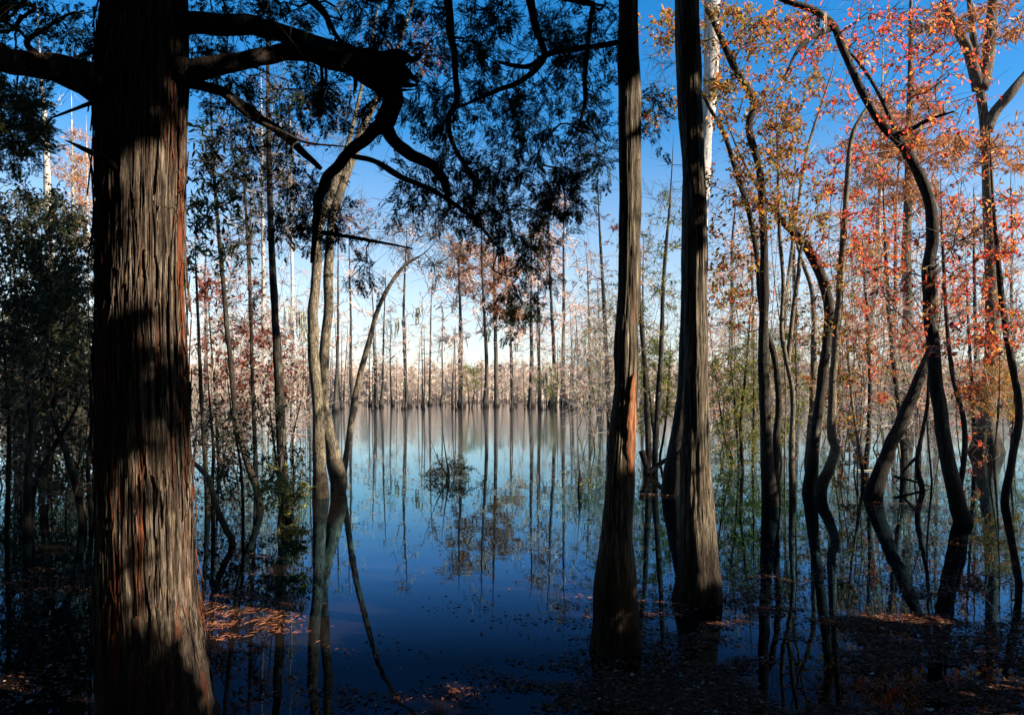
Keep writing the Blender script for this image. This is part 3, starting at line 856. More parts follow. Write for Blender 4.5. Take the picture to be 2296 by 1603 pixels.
make_tree("sapling", "thin straight twiggy stem between the cedar and the dark trunk", "tree",
          [(548, 420, 6), (556, 560, 8), (562, 700, 9), (566, 850, 10), (572, 1000, 11), (575, 1080, 12)], yb=1085, top_z=7, bark="dark_bark", segs=10, bark_amp=0.002, seed=83,
          bare=[(560, 560, 70, 140, 14, .8, 18)], clouds=[(540, 700, 70, 90, 14, .8, 14)], leaf="maroon_leaf", every=.5, per=3, size=(.06, .1))
make_tree("sapling", "short crooked tan stem bent over the water beside the big cedar", "tree",
          [(424, 1028, 11), (448, 1050, 14), (468, 1075, 16), (478, 1110, 16), (490, 1150, 17), (508, 1190, 18), (520, 1218, 20)], yb=1222, bark="smooth_bark", segs=12, bark_amp=0.003, seed=89,
          bare=[(470, 980, 40, 50, 8.4, .3, 6)])
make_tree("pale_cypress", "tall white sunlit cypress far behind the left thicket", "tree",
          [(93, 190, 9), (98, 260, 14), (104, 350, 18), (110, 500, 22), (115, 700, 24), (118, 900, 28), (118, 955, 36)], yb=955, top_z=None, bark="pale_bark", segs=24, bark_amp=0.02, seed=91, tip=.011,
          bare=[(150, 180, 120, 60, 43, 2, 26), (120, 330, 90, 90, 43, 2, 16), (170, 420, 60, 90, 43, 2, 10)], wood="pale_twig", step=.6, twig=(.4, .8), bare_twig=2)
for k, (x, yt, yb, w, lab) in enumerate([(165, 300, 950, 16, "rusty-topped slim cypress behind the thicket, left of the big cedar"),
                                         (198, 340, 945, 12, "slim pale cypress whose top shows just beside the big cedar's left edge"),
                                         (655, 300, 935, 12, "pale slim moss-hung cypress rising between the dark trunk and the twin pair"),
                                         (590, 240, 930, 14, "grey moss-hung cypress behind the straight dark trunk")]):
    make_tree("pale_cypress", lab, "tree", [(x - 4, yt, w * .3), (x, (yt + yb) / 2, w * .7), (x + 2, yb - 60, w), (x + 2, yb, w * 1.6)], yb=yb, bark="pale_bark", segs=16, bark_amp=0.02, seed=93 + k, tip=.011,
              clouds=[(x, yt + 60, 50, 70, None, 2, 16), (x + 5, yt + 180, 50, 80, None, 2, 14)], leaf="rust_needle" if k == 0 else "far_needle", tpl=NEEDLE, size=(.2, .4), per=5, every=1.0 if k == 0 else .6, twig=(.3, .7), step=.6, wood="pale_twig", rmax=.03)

# ------------------------------------------------------------------ 4. left thicket and shrubs
def make_shrub(name, label, stems, clouds, leaf, d, seed, tpl=LEAF, size=(.04, .07), every=1.0, per=6, twig=(.08, .22), bark="dark_bark", step=.2, tip=.0028, cat="shrub", group=None, spread=.7, droop=.15, rmax=.01, wood="twig", up=.25):
    rng = np.random.default_rng(seed)
    sk = Skel(rng)
    first = None
    tb_list = []
    for st in stems:
        P, r = trunk_from_pixels(st, d if len(st[0]) == 3 else d, 0)
        tb = Buf(); tube(tb, P, r, segs=9, rings=len(P) * 7, bark=0.002, seed=seed, lump=.15)
        tb_list.append(tb)
        if first is None: first = P[0]
        pr = catmull(np.column_stack([P, r]), len(P) * 4)
        sk.path(pr[:, :3], pr[:, 3])
    root = thing(name, label, cat, (first[0], first[1], 0), group)
    kids = [b_.build("stem", M[bark], root) for b_ in tb_list]
    sk.grow(np.concatenate([cloud(rng, cx, cy, rx, ry, dd or d, dz, k) for cx, cy, rx, ry, dd, dz, k in clouds]), step=step, up=up, above=.6)
    sk.finish(tip=tip)
    cr = Crown(); wb, lb = cr.wood, cr.leaf
    sk.mesh(wb)
    foliate(sk, wb, lb, tpl, every=every, rmax=rmax, twig=twig, per=per, size=size, spread=spread, droop=droop)
    kids.append(cr.build("crown", M[wood], M[leaf], root))
    shift(root, *kids)
    return root


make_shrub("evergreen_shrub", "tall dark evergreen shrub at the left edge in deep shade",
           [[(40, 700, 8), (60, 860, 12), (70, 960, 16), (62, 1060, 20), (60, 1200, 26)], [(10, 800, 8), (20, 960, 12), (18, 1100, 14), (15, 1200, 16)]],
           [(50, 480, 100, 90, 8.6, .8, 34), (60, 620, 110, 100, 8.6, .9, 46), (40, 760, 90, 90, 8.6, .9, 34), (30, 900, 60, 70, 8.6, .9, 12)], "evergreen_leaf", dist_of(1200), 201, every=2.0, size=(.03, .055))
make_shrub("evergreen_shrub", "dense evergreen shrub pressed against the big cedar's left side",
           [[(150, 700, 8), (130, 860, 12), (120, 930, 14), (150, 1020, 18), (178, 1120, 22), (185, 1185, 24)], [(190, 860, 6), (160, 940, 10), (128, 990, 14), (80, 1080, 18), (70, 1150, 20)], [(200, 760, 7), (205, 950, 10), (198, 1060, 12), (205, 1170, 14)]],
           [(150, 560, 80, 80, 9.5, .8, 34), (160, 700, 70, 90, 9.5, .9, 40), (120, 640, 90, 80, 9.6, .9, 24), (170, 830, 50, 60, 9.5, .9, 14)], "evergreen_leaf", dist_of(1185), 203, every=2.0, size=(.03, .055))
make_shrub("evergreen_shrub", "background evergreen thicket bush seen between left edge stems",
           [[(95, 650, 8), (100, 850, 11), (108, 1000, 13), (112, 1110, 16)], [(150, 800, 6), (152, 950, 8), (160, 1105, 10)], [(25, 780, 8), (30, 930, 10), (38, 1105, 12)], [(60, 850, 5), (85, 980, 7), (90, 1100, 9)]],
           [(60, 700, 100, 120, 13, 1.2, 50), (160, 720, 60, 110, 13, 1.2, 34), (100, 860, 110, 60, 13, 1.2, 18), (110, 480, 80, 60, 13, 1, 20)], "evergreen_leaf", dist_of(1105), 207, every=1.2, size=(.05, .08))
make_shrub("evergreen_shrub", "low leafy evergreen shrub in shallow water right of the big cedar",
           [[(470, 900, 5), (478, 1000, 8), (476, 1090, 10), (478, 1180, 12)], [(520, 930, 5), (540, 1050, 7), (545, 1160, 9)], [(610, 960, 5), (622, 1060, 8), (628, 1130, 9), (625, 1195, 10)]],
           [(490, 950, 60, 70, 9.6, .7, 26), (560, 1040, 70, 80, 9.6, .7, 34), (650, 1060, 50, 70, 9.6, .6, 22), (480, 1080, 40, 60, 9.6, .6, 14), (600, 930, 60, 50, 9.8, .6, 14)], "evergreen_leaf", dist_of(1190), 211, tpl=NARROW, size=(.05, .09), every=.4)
make_shrub("bay_shrub", "evergreen with long drooping leaves hanging just right of the big cedar",
           [[(440, 620, 6), (446, 760, 9), (452, 900, 11), (462, 1060, 13), (466, 1150, 16)]],
           [(455, 420, 40, 90, 10, .5, 20), (470, 320, 50, 50, 10, .5, 12), (440, 560, 30, 70, 10, .5, 12), (500, 460, 60, 60, 10, .5, 14)], "evergreen_leaf", dist_of(1150), 213, tpl=NARROW, size=(.09, .15), every=.22, per=6, spread=.9)
make_shrub("red_leaf_shrub", "sparse maroon-leaved shrub between big cedar and straight dark trunk",
           [[(560, 720, 4), (566, 850, 6), (572, 960, 8), (570, 1060, 9)], [(470, 720, 4), (480, 860, 6), (486, 960, 7), (490, 1060, 9)]],
           [(470, 680, 50, 70, 16, 1, 20), (580, 780, 70, 70, 16, 1, 26), (480, 800, 60, 60, 16, 1, 18), (560, 860, 80, 50, 16, 1, 18), (650, 840, 40, 60, 16, 1, 14)], "maroon_leaf", dist_of(1065), 217, size=(.07, .11), every=.7, per=4)
make_shrub("holly_sapling", "little pale-stemmed sapling with bright yellow leaves at its foot",
           [[(632, 1020, 4), (628, 1080, 6), (634, 1120, 8), (628, 1170, 9), (636, 1205, 10)]],
           [(650, 1090, 50, 50, 8.8, .3, 12), (610, 1100, 40, 40, 8.8, .3, 10), (640, 1190, 40, 14, 8.8, .2, 8)], "willow_leaf", dist_of(1205), 219, size=(.04, .07), every=.7, bark="smooth_bark", per=5)

# ------------------------------------------------------------------ 5. right of the two foreground cypresses
W = M
make_tree("tupelo_tree", "dark curving tree with golden leaves right of the second foreground trunk", "tree",
          [(1585, 20, 14), (1628, 110, 18), (1655, 170, 19), (1690, 230, 20), (1680, 290, 19), (1704, 390, 20), (1712, 520, 22), (1714, 650, 24), (1712, 800, 27), (1716, 950, 30), (1722, 1050, 36), (1726, 1135, 44)], yb=1135, top_z=6.5, bark="dark_bark", segs=24, bark_amp=0.006, run=4, seed=301,
          clouds=[(1640, 60, 80, 70, None, .9, 16), (1650, 220, 70, 90, None, .9, 20), (1740, 250, 70, 110, None, .9, 22), (1640, 400, 60, 90, None, .9, 16), (1740, 430, 70, 90, None, .9, 16), (1620, 560, 50, 80, None, .8, 10), (1470, 60, 45, 60, None, .8, 10), (1480, 250, 40, 60, None, .8, 6), (1720, 60, 80, 80, None, .9, 14)],
          leaf="gold_leaf", every=.85, per=5, size=(.055, .09))
make_tree("tupelo_tree", "thin dark tree bowing from behind the second foreground trunk, leaf tufts low", "tree",
          [(1590, 240, 9), (1618, 290, 11), (1640, 350, 12), (1662, 420, 14), (1682, 490, 14), (1696, 570, 15), (1704, 660, 15), (1712, 720, 15), (1736, 800, 16), (1746, 900, 17), (1738, 1000, 20), (1738, 1120, 28)], yb=1125, bark="dark_bark", segs=18, bark_amp=0.004, run=4, seed=307,
          clouds=[(1630, 700, 60, 70, None, .8, 12), (1660, 620, 60, 70, None, .8, 10)], leaf="gold_leaf", every=.6, size=(.055, .085))
make_tree("sapling", "slender pale twin-stemmed sapling with gold leaves, right of the bowing tree", "tree",
          [(1742, 300, 5), (1745, 400, 8), (1748, 520, 10), (1756, 640, 11), (1752, 740, 12), (1766, 820, 13), (1778, 900, 14), (1774, 1000, 16), (1776, 1110, 20)], yb=1115, bark="smooth_bark", segs=12, bark_amp=0.003, seed=311,
          extra=[([wp(1766, 820, 12.4), wp(1778, 700, 12.4), (wp(1790, 620, 12.4)), wp(1796, 560, 12.4), wp(1820, 480, 12.5)], [.045, .04, .036, .03, .012])],
          clouds=[(1780, 140, 70, 100, None, .8, 18), (1760, 330, 60, 80, None, .8, 18), (1800, 470, 60, 70, None, .8, 12)], leaf="gold_leaf", every=.8, size=(.055, .085))
make_tree("tupelo_tree", "dark tree arching left overhead above two kinked feet", "tree",
          [(1732, 470, 12), (1758, 502, 18), (1800, 545, 24), (1828, 590, 26), (1848, 640, 27), (1858, 700, 26), (1852, 780, 26), (1842, 860, 27), (1832, 950, 28), (1822, 1030, 32), (1814, 1100, 40)], yb=1105, bark="dark_bark", segs=24, bark_amp=0.007, run=4, seed=313,
          clouds=[(1700, 480, 60, 40, None, .7, 8), (1820, 700, 60, 70, None, .8, 10), (1900, 640, 50, 80, None, .8, 10)], leaf="gold_leaf", every=.7, size=(.055, .085))
make_tree("tupelo_tree", "upright trunk with a sharp knee bend just above water", "tree",
          [(1958, 225, 6), (1932, 260, 10), (1910, 310, 13), (1900, 400, 15), (1894, 500, 17), (1886, 600, 19), (1879, 700, 20), (1871, 800, 20), (1866, 900, 21), (1864, 975, 24), (1872, 1005, 27), (1860, 1050, 30), (1840, 1100, 34)], yb=1110, bark="smooth_bark", segs=22, bark_amp=0.005, run=4, seed=317,
          clouds=[(1870, 160, 80, 100, None, .9, 18), (1960, 330, 60, 70, None, .8, 12), (1850, 400, 60, 80, None, .9, 14), (1940, 520, 60, 80, None, .9, 14), (1850, 560, 40, 50, None, .6, 6)], leaf="red_leaf", every=.56, size=(.055, .09))
make_tree("tupelo_tree", "large snaking tree with red leaves crossing the upper right", "tree",
          [(1735, -10, 13), (1775, 6, 16), (1830, 26, 18), (1868, 60, 20), (1890, 110, 21), (1920, 180, 22), (1952, 240, 23), (1985, 290, 25), (2015, 318, 26), (2045, 360, 27), (2072, 420, 30), (2090, 480, 32), (2090, 540, 33), (2082, 600, 33), (2084, 680, 34), (2092, 780, 36), (2104, 880, 38), (2118, 980, 40), (2134, 1070, 43), (2152, 1140, 48), (2162, 1170, 50)], yb=1170, bark="dark_bark", segs=28, bark_amp=0.008, run=4, seed=331,
          extra=[([wp(1998, 305, 10), wp(2035, 295, 9.8), wp(2080, 270, 9.6), wp(2140, 250, 9.4)], [.05, .035, .025, .01]),
                 ([wp(2034, 350, 10), wp(2015, 312, 10.1), wp(1980, 230, 10.3), wp(1940, 160, 10.4), wp(1890, 100, 10.5)], [.05, .03, .026, .022, .012]),
                 ([wp(1868, 60, 10), wp(1800, 100, 9.8), wp(1760, 170, 9.6)], [.05, .03, .008])],
          clouds=[(1900, 40, 120, 70, None, 1.4, 20), (2050, 60, 120, 80, None, 1.4, 22), (2120, 180, 120, 100, None, 1.4, 22), (1980, 150, 100, 80, None, 1.2, 14), (1800, 80, 80, 70, None, 1.2, 12), (2060, 260, 100, 70, None, 1.2, 14), (2180, 60, 100, 70, None, 1.2, 12), (1990, 560, 80, 90, None, 1.2, 18), (2030, 660, 70, 80, None, 1.2, 16), (2170, 560, 80, 100, None, 1.2, 22), (2190, 380, 80, 90, None, 1.2, 14), (2120, 740, 70, 70, None, 1.2, 14)],
          leaf="red_leaf", every=.28, per=5, size=(.045, .08))
make_tree("broken_trunk", "dark leaning broken trunk propped against the snaking tree", "tree",
          [(2086, 785, 22), (2076, 815, 30), (2056, 860, 33), (2034, 915, 34), (2010, 970, 36), (1988, 1025, 38), (1968, 1075, 42), (1956, 1112, 48)], yb=1118, bark="dark_bark", segs=24, bark_amp=0.008, run=4, seed=337, taper=False)
make_tree("cypress_tree", "stout fluted cypress with forked top near the right edge", "tree",
          [(2196, 190, 26), (2206, 260, 27), (2212, 350, 29), (2216, 450, 31), (2220, 550, 33), (2223, 650, 35), (2224, 750, 37), (2222, 830, 40), (2218, 900, 46), (2214, 950, 56), (2213, 985, 70), (2213, 1012, 88)], yb=1015, bark="cypress_bark", segs=48, bark_amp=0.02, seed=347, flute=.12, flute_h=1.6,
          extra=[([wp(2196, 200, 22.3), wp(2182, 150, 22.3), wp(2165, 100, 22.2), wp(2130, 40, 22), wp(2105, -30, 22)], [.2, .16, .14, .12, .05]),
                 ([wp(2198, 200, 22.3), wp(2215, 130, 22.3), wp(2222, 60, 22.3), wp(2230, -30, 22.4), wp(2235, -150, 22.4)], [.22, .18, .16, .14, .03]),
                 ([wp(2212, 290, 22.3), wp(2232, 250, 22.2), wp(2270, 205, 22), (wp(2310, 150, 22))], [.18, .15, .14, .06])],
          clouds=[(2100, 60, 80, 60, None, 2, 20), (2240, 40, 80, 60, None, 2, 20), (2180, 330, 70, 50, None, 2, 16), (2270, 330, 50, 60, None, 2, 12), (2150, 500, 60, 60, None, 2, 12)], leaf="rust_needle", tpl=NEEDLE, size=(.16, .3), per=7, every=.55, twig=(.25, .5), step=.4, tip=.006, rmax=.03)
make_tree("tupelo_tree", "slanting grey trunk at the far right edge", "tree",
          [(2236, 560, 14), (2246, 660, 18), (2258, 760, 20), (2272, 830, 21), (2284, 900, 22), (2282, 960, 22), (2266, 1050, 22), (2252, 1120, 24)], yb=1125, bark="dark_bark", segs=18, bark_amp=0.005, seed=349,
          clouds=[(2200, 620, 60, 70, None, .9, 16), (2260, 500, 50, 80, None, .9, 16), (2260, 720, 50, 60, None, .9, 12), (2190, 760, 60, 60, None, .9, 12)], leaf="red_leaf", every=.56, size=(.055, .09))
make_tree("tupelo_tree", "thin stem bowed like a hook right of the snaking tree", "tree",
          [(2114, 560, 8), (2120, 680, 10), (2128, 780, 12), (2140, 860, 13), (2156, 920, 14), (2164, 980, 15), (2160, 1050, 16), (2152, 1092, 17)], yb=1095, bark="dark_bark", segs=14, bark_amp=0.003, seed=353,
          clouds=[(2130, 640, 60, 80, None, .8, 18), (2190, 870, 60, 60, None, .8, 14), (2120, 480, 50, 60, None, .8, 10)], leaf="red_leaf", every=.56, size=(.055, .085))
make_tree("sapling", "thin arching stem behind the broken leaning trunk", "tree",
          [(2082, 830, 7), (2080, 900, 10), (2070, 960, 12), (2058, 1020, 14), (2058, 1060, 16), (2068, 1098, 16)], yb=1100, bark="dark_bark", segs=12, bark_amp=0.003, seed=359,
          clouds=[(2050, 760, 50, 50, None, .7, 10)], leaf="red_leaf", every=.6)
make_tree("cypress_tree", "tall brown fluted cypress left of the snaking tree", "tree",
          [(2042, 60, 12), (2040, 250, 18), (2036, 420, 22), (2034, 560, 25), (2034, 700, 26), (2032, 850, 28), (2030, 930, 32), (2028, 985, 44)], yb=985, bark="cypress_bark", segs=30, bark_amp=0.02, seed=367, flute=.1, flute_h=1.6,
          clouds=[(1990, 330, 110, 40, None, 2.5, 32), (2090, 330, 90, 40, None, 2.5, 26), (2000, 430, 120, 40, None, 2.5, 26), (2060, 230, 80, 50, None, 2, 18), (1960, 250, 60, 40, None, 2, 10)], leaf="rust_needle", tpl=NEEDLE, size=(.16, .3), per=8, every=.9, twig=(.25, .55), step=.4, tip=.006, rmax=.03)
make_tree("cypress_tree", "grey cypress with wide pale swollen base lit by sun, right side", "tree",
          [(1976, 300, 10), (1972, 450, 13), (1966, 600, 15), (1956, 720, 18), (1946, 800, 22), (1938, 870, 28), (1932, 910, 36), (1928, 945, 46), (1926, 972, 58)], yb=972, bark="pale_bark", segs=36, bark_amp=0.02, seed=373, flute=.15, flute_h=2,
          clouds=[(1960, 420, 80, 60, None, 2, 14), (1950, 560, 60, 60, None, 2, 10)], leaf="rust_needle", tpl=NEEDLE, size=(.16, .3), per=6, every=1., twig=(.25, .5), step=.4, tip=.006, rmax=.03)
make_tree("tupelo_tree", "leaning grey trunk with gold leaves behind the kinked trees", "tree",
          [(1800, 590, 10), (1818, 640, 13), (1824, 700, 14), (1824, 800, 16), (1822, 900, 18), (1816, 990, 20), (1814, 1035, 24)], yb=1040, bark="smooth_bark", segs=16, bark_amp=0.004, seed=379,
          clouds=[(1800, 780, 50, 60, None, 1, 12), (1840, 860, 50, 50, None, 1, 10)], leaf="gold_leaf", every=.6, size=(.06, .1))
for k, (st, lab, lf) in enumerate([
        ([(1984, 520, 8), (1990, 650, 11), (2000, 780, 13), (2010, 870, 14), (2022, 960, 15), (2024, 1040, 17)], "dark young stem tangled in red leaves left of the brown fluted cypress", "red_leaf"),
        ([(1938, 620, 6), (1946, 740, 9), (1950, 860, 11), (1948, 960, 13), (1942, 1045, 15)], "slim dark stem in front of the pale swollen base", "red_leaf"),
        ([(1900, 780, 5), (1908, 880, 7), (1922, 980, 9), (1936, 1075, 11)], "thin leaning pole between the knee-bent trunk and pale swollen base", "gold_leaf"),
        ([(1678, 760, 6), (1670, 860, 8), (1662, 950, 9), (1664, 1050, 11)], "thin crooked stem in yellow-green foliage right of second foreground trunk", "willow_leaf"),
        ([(1430, 560, 7), (1436, 700, 10), (1446, 820, 12), (1450, 920, 14), (1454, 1010, 17), (1450, 1055, 22)], "grey-green twisted stem between the two foreground cypresses", "willow_leaf"),
        ([(1500, 480, 7), (1488, 620, 10), (1484, 760, 12), (1476, 880, 14), (1470, 1000, 16), (1468, 1060, 18)], "mossy upright stem close left of the second foreground trunk", "willow_leaf"),
        ([(1345, 520, 6), (1352, 640, 9), (1358, 760, 11), (1362, 860, 12), (1366, 960, 14)], "dark slim tree hugging the left side of the scarred cypress", "maroon_leaf"),
        ([(2170, 700, 7), (2176, 820, 9), (2182, 930, 10), (2186, 1010, 12)], "spindly stem left of the stout forked cypress", "red_leaf"),
        ([(1860, 180, 5), (1812, 330, 8), (1786, 480, 9), (1766, 640, 10), (1756, 800, 11), (1748, 960, 12)], "long pale sapling leaning right across the golden leaves", "gold_leaf")]):
    x0, y0 = st[0][0], st[0][1]
    make_tree("sapling", lab, "tree", st, yb=st[-1][1] + 4, bark="smooth_bark" if k in (8, 2) else "dark_bark", segs=12, bark_amp=0.003, seed=401 + k,
              clouds=[(x0, y0 + 10, 55, 70, None, .9, 14), (x0 + (12 if k % 2 else -12), y0 + 130, 60, 80, None, .9, 16), (x0 + 5, y0 + 260, 50, 60, None, .8, 8)], leaf=lf, every=.75, size=(.055, .09), tpl=NARROW if lf == "willow_leaf" else LEAF)
for k, (stems, cls, lab, yb, lf) in enumerate([
        ([[(1640, 830, 4), (1650, 930, 6), (1656, 1040, 8)], [(1690, 840, 4), (1690, 940, 6), (1688, 1045, 8)], [(1612, 900, 4), (1625, 980, 6), (1640, 1045, 7)]],
         [(1640, 860, 60, 90, None, 1, 34), (1690, 900, 50, 90, None, 1, 30), (1640, 990, 60, 60, None, 1, 22)], "bushy yellow-green willow shrub right of the second foreground trunk", 1050, "willow_leaf"),
        ([[(1450, 820, 4), (1460, 920, 6), (1470, 1020, 8)], [(1500, 840, 4), (1492, 950, 6), (1480, 1025, 7)]],
         [(1460, 830, 50, 70, None, 1, 30), (1500, 880, 30, 70, None, 1, 18), (1460, 930, 40, 50, None, 1, 16)], "yellow-green shrub filling the gap between the two foreground cypresses", 1030, "willow_leaf"),
        ([[(1338, 800, 4), (1344, 860, 5), (1350, 930, 7)], [(1320, 830, 3), (1330, 880, 4), (1340, 935, 5)]],
         [(1335, 780, 35, 60, None, 1, 18), (1350, 850, 30, 40, None, 1, 10)], "small green shrub in water left of the scarred cypress", 938, "willow_leaf"),
        ([[(2240, 860, 4), (2236, 950, 6), (2230, 1040, 8)], [(2275, 880, 4), (2270, 970, 6), (2262, 1042, 8)]],
         [(2240, 850, 50, 50, None, 1, 22), (2280, 900, 30, 50, None, 1, 12), (2200, 900, 40, 40, None, 1, 12)], "rust and gold shrub at the right edge below the slanting trunk", 1045, "gold_leaf"),
        ([[(1740, 880, 3), (1742, 960, 5), (1752, 1035, 6)]],
         [(1750, 800, 40, 60, None, 1, 14), (1780, 900, 40, 60, None, 1, 14), (1750, 960, 40, 40, None, 1, 8)], "loose green shrub among the twin pale sapling stems", 1040, "willow_leaf"),
        ([[(1900, 760, 3), (1905, 850, 5), (1900, 935, 6)], [(1990, 800, 3), (1985, 860, 5), (1975, 938, 6)]],
         [(1900, 760, 60, 60, None, 1.5, 26), (1980, 780, 60, 60, None, 1.5, 26), (1940, 700, 60, 60, None, 1.5, 20)], "orange-red bushes screening the far bank behind the pale swollen base", 940, "red_leaf"),
        ([[(1220, 860, 2), (1224, 890, 3), (1226, 915, 4)], [(1240, 870, 2), (1236, 895, 3), (1232, 915, 4)]],
         [(1228, 850, 30, 34, None, 2, 18)], "mid-lake green bush around the paired cypress feet", 917, "willow_leaf"),
        ([[(1046, 850, 2), (1050, 885, 3), (1052, 914, 4)], [(1066, 860, 2), (1062, 890, 3), (1058, 914, 4)]],
         [(1052, 845, 26, 30, None, 2, 16)], "mid-lake pale green bush left of the leaning cypress", 916, "willow_leaf")]):
    D = dist_of(yb)
    sc = D / 14.0 if D > 30 else 1.0
    make_shrub("willow_shrub" if lf == "willow_leaf" else "autumn_shrub", lab, stems, cls, lf, D, 501 + k, tpl=NARROW, size=(.06 * max(1, sc * .5), .1 * max(1, sc * .5)), every=1.5, per=5, step=.2 * max(1, sc * .6), twig=(.1 * max(1, sc * .6), .25 * max(1, sc * .6)), rmax=.01 * sc, tip=.0028 * max(1, sc * .7))

# flooded thicket: slim twiggy saplings, each on its own foot
def thicket(n, xr, ybr, hr, leaf, label, group, seed, every=.35, wood="pale_twig", bark="smooth_bark", size=(.05, .09)):
    rng = np.random.default_rng(seed)
    for k in range(n):
        x = rng.uniform(*xr); yb = rng.uniform(*ybr); h = rng.uniform(*hr)
        D = dist_of(yb); w = rng.uniform(.022, .06) / D * F
        a = rng.normal(0, 34); bnd = rng.normal(0, 15)
        pts = [(x + a, yb - h, w * .25), (x + a * .6 + bnd, yb - h * .66, w * .5), (x + a * .25 - bnd, yb - h * .3, w * .8), (x, yb, w)]
        make_tree("sapling", label, "tree", pts, yb=yb, bark=bark, segs=7, bark_amp=.002, seed=seed * 50 + k, rings=16, group=group,
                  clouds=[(x + a * .8, yb - h * .85, h * .16, h * .22, None, .06 * D, 9), (x + a * .5, yb - h * .5, h * .18, h * .2, None, .06 * D, 7), (x, yb - h * .22, h * .14, h * .12, None, .06 * D, 3)],
                  leaf=leaf, every=every, per=4, size=(size[0] * max(1, D / 22), size[1] * max(1, D / 22)), step=.03 * D, tip=.0032 * max(1, D / 18), rmax=.01 * max(1, D / 14), twig=(.012 * D, .03 * D), wood=wood)


thicket(22, (1600, 2290), (950, 1040), (200, 420), "red_leaf", "twiggy sapling with sparse red leaves in the flooded thicket right of the foreground cypresses", "red saplings of the flooded thicket", 31, every=.36)
thicket(20, (1600, 2290), (935, 1010), (120, 300), "willow_leaf", "greenish low sapling in the flooded thicket right of the foreground cypresses", "green saplings of the flooded thicket", 32, every=.4)
thicket(14, (1290, 1520), (925, 1010), (180, 430), "gold_leaf", "sparse sapling with few golden leaves around the two foreground cypresses", "golden saplings around the foreground cypresses", 33, every=.3)
thicket(20, (430, 690), (940, 1080), (140, 420), "maroon_leaf", "thin maroon-leaved sapling in the thicket left of the twin trunks", "maroon saplings left of the twin trunks", 34, every=.35)
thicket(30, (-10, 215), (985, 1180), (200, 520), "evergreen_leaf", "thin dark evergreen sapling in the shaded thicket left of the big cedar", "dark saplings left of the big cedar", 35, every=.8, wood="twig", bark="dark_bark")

thicket(16, (1590, 2290), (1000, 1090), (380, 760), "gold_leaf", "slim pale twiggy sapling reaching up among the right-hand trees", "slim pale saplings on the right", 36, every=.22)
thicket(16, (-10, 215), (1040, 1210), (160, 420), "evergreen_leaf", "low dark sapling tangled at the foot of the left thicket", "low dark saplings of the left thicket", 37, every=.35, wood="twig", bark="dark_bark")

# shrubs standing in the open water
make_shrub("water_shrub", "small dark rust-tinged bush standing alone in the open water",
           [[(1000, 1025, 4), (1004, 1050, 6), (1006, 1072, 8)], [(985, 1035, 3), (996, 1055, 4), (1002, 1074, 6)]],
           [(1005, 1046, 34, 24, None, .5, 22), (1018, 1054, 46, 14, None, .4, 14), (965, 1062, 20, 8, None, .3, 10), (1035, 1050, 24, 14, None, .3, 10)], "evergreen_leaf", dist_of(1074), 601, tpl=NARROW, size=(.03, .09), every=.5, per=5)
make_shrub("water_shrub", "wispy grassy sprig on a pale stump left of the scarred cypress",
           [[(1298, 1040, 3), (1300, 1070, 7), (1300, 1100, 13)]],
           [(1305, 1055, 36, 28, None, .4, 7), (1330, 1080, 24, 16, None, .3, 4)], "willow_leaf", dist_of(1102), 603, tpl=NARROW, size=(.05, .09), every=.12, bark="smooth_bark")

# ------------------------------------------------------------------ 6. cypresses standing in the lake
def cypress_template(seed, H, leafy, twiggy=1.0, dens=1.0):
    rng = np.random.default_rng(seed)
    zs = np.array([-0.5, 0, .03 * H, .09 * H, .25 * H, .5 * H, .75 * H, .92 * H, H])
    rs = np.array([.030, .029, .020, .0135, .0105, .008, .0052, .003, .0008]) * H
    wob = np.cumsum(rng.normal(0, .006 * H, (9, 2)), 0); wob[:2] = wob[1]
    P = np.column_stack([wob - wob[0], zs])
    root = bpy.data.objects.new("cypress_tree", None); C.objects.link(root)
    tb = Buf(); tube(tb, P, rs, segs=9, rings=26, bark=.02, seed=seed, lump=.1, flute=.12, flute_h=.12 * H)
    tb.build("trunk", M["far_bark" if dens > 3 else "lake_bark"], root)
    sk = Skel(rng)
    pr = catmull(np.column_stack([P, rs]), 28); sk.path(pr[:, :3], pr[:, 3])
    n = int(36 * twiggy)
    t = rng.uniform(.30, .98, n); a = rng.uniform(0, 6.283, n)
    L = (0.20 * (1.02 - t) + .05) * H * rng.uniform(.5, 1.2, n)
    T = np.stack([np.cos(a) * L, np.sin(a) * L, t * H + L * rng.uniform(-.05, .35, n)], 1)
    sk.grow(T, step=.05 * H, up=.15, above=.2, wig=.4)
    sk.finish(tip=.0015 * H, power=.42)
    cr = Crown(); wb, lb = cr.wood, cr.leaf; sk.mesh(wb, thick=.08)
    foliate(sk, wb, lb, NEEDLE, every=.32 * dens, rmax=.006 * H, twig=(.03 * H, .075 * H), per=4, size=(.018 * H, .036 * H), thin=.0012 * H, droop=0.05, spread=.5,
            keep=(lambda p: (np.sin(p[:, 2] * 7.3 + seed) + rng.normal(0, .6, len(p))) > 1.2 - 2 * leafy) if leafy < 1 else None)
    foliate(sk, wb, None, every=.5 * dens, rmax=.006 * H, twig=(.03 * H, .085 * H), thin=.0014 * H, droop=0.0)
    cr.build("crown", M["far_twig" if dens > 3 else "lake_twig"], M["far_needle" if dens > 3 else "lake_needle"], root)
    return root


def copy_tree(o, parent=None):
    c = o.copy(); C.objects.link(c); c.parent = parent
    for ch in o.children:
        copy_tree(ch, c)
    return c


TPL = [cypress_template(701 + i, 20.0, lf, .85 + .1 * i, 2.4 if lf > .8 else 1.0) for i, lf in enumerate((.35, .5, .75, .25, .9))] + [cypress_template(711 + i, 20.0, lf, 1.5, 9.0) for i, lf in enumerate((.6, .9, .75))]
used = set()


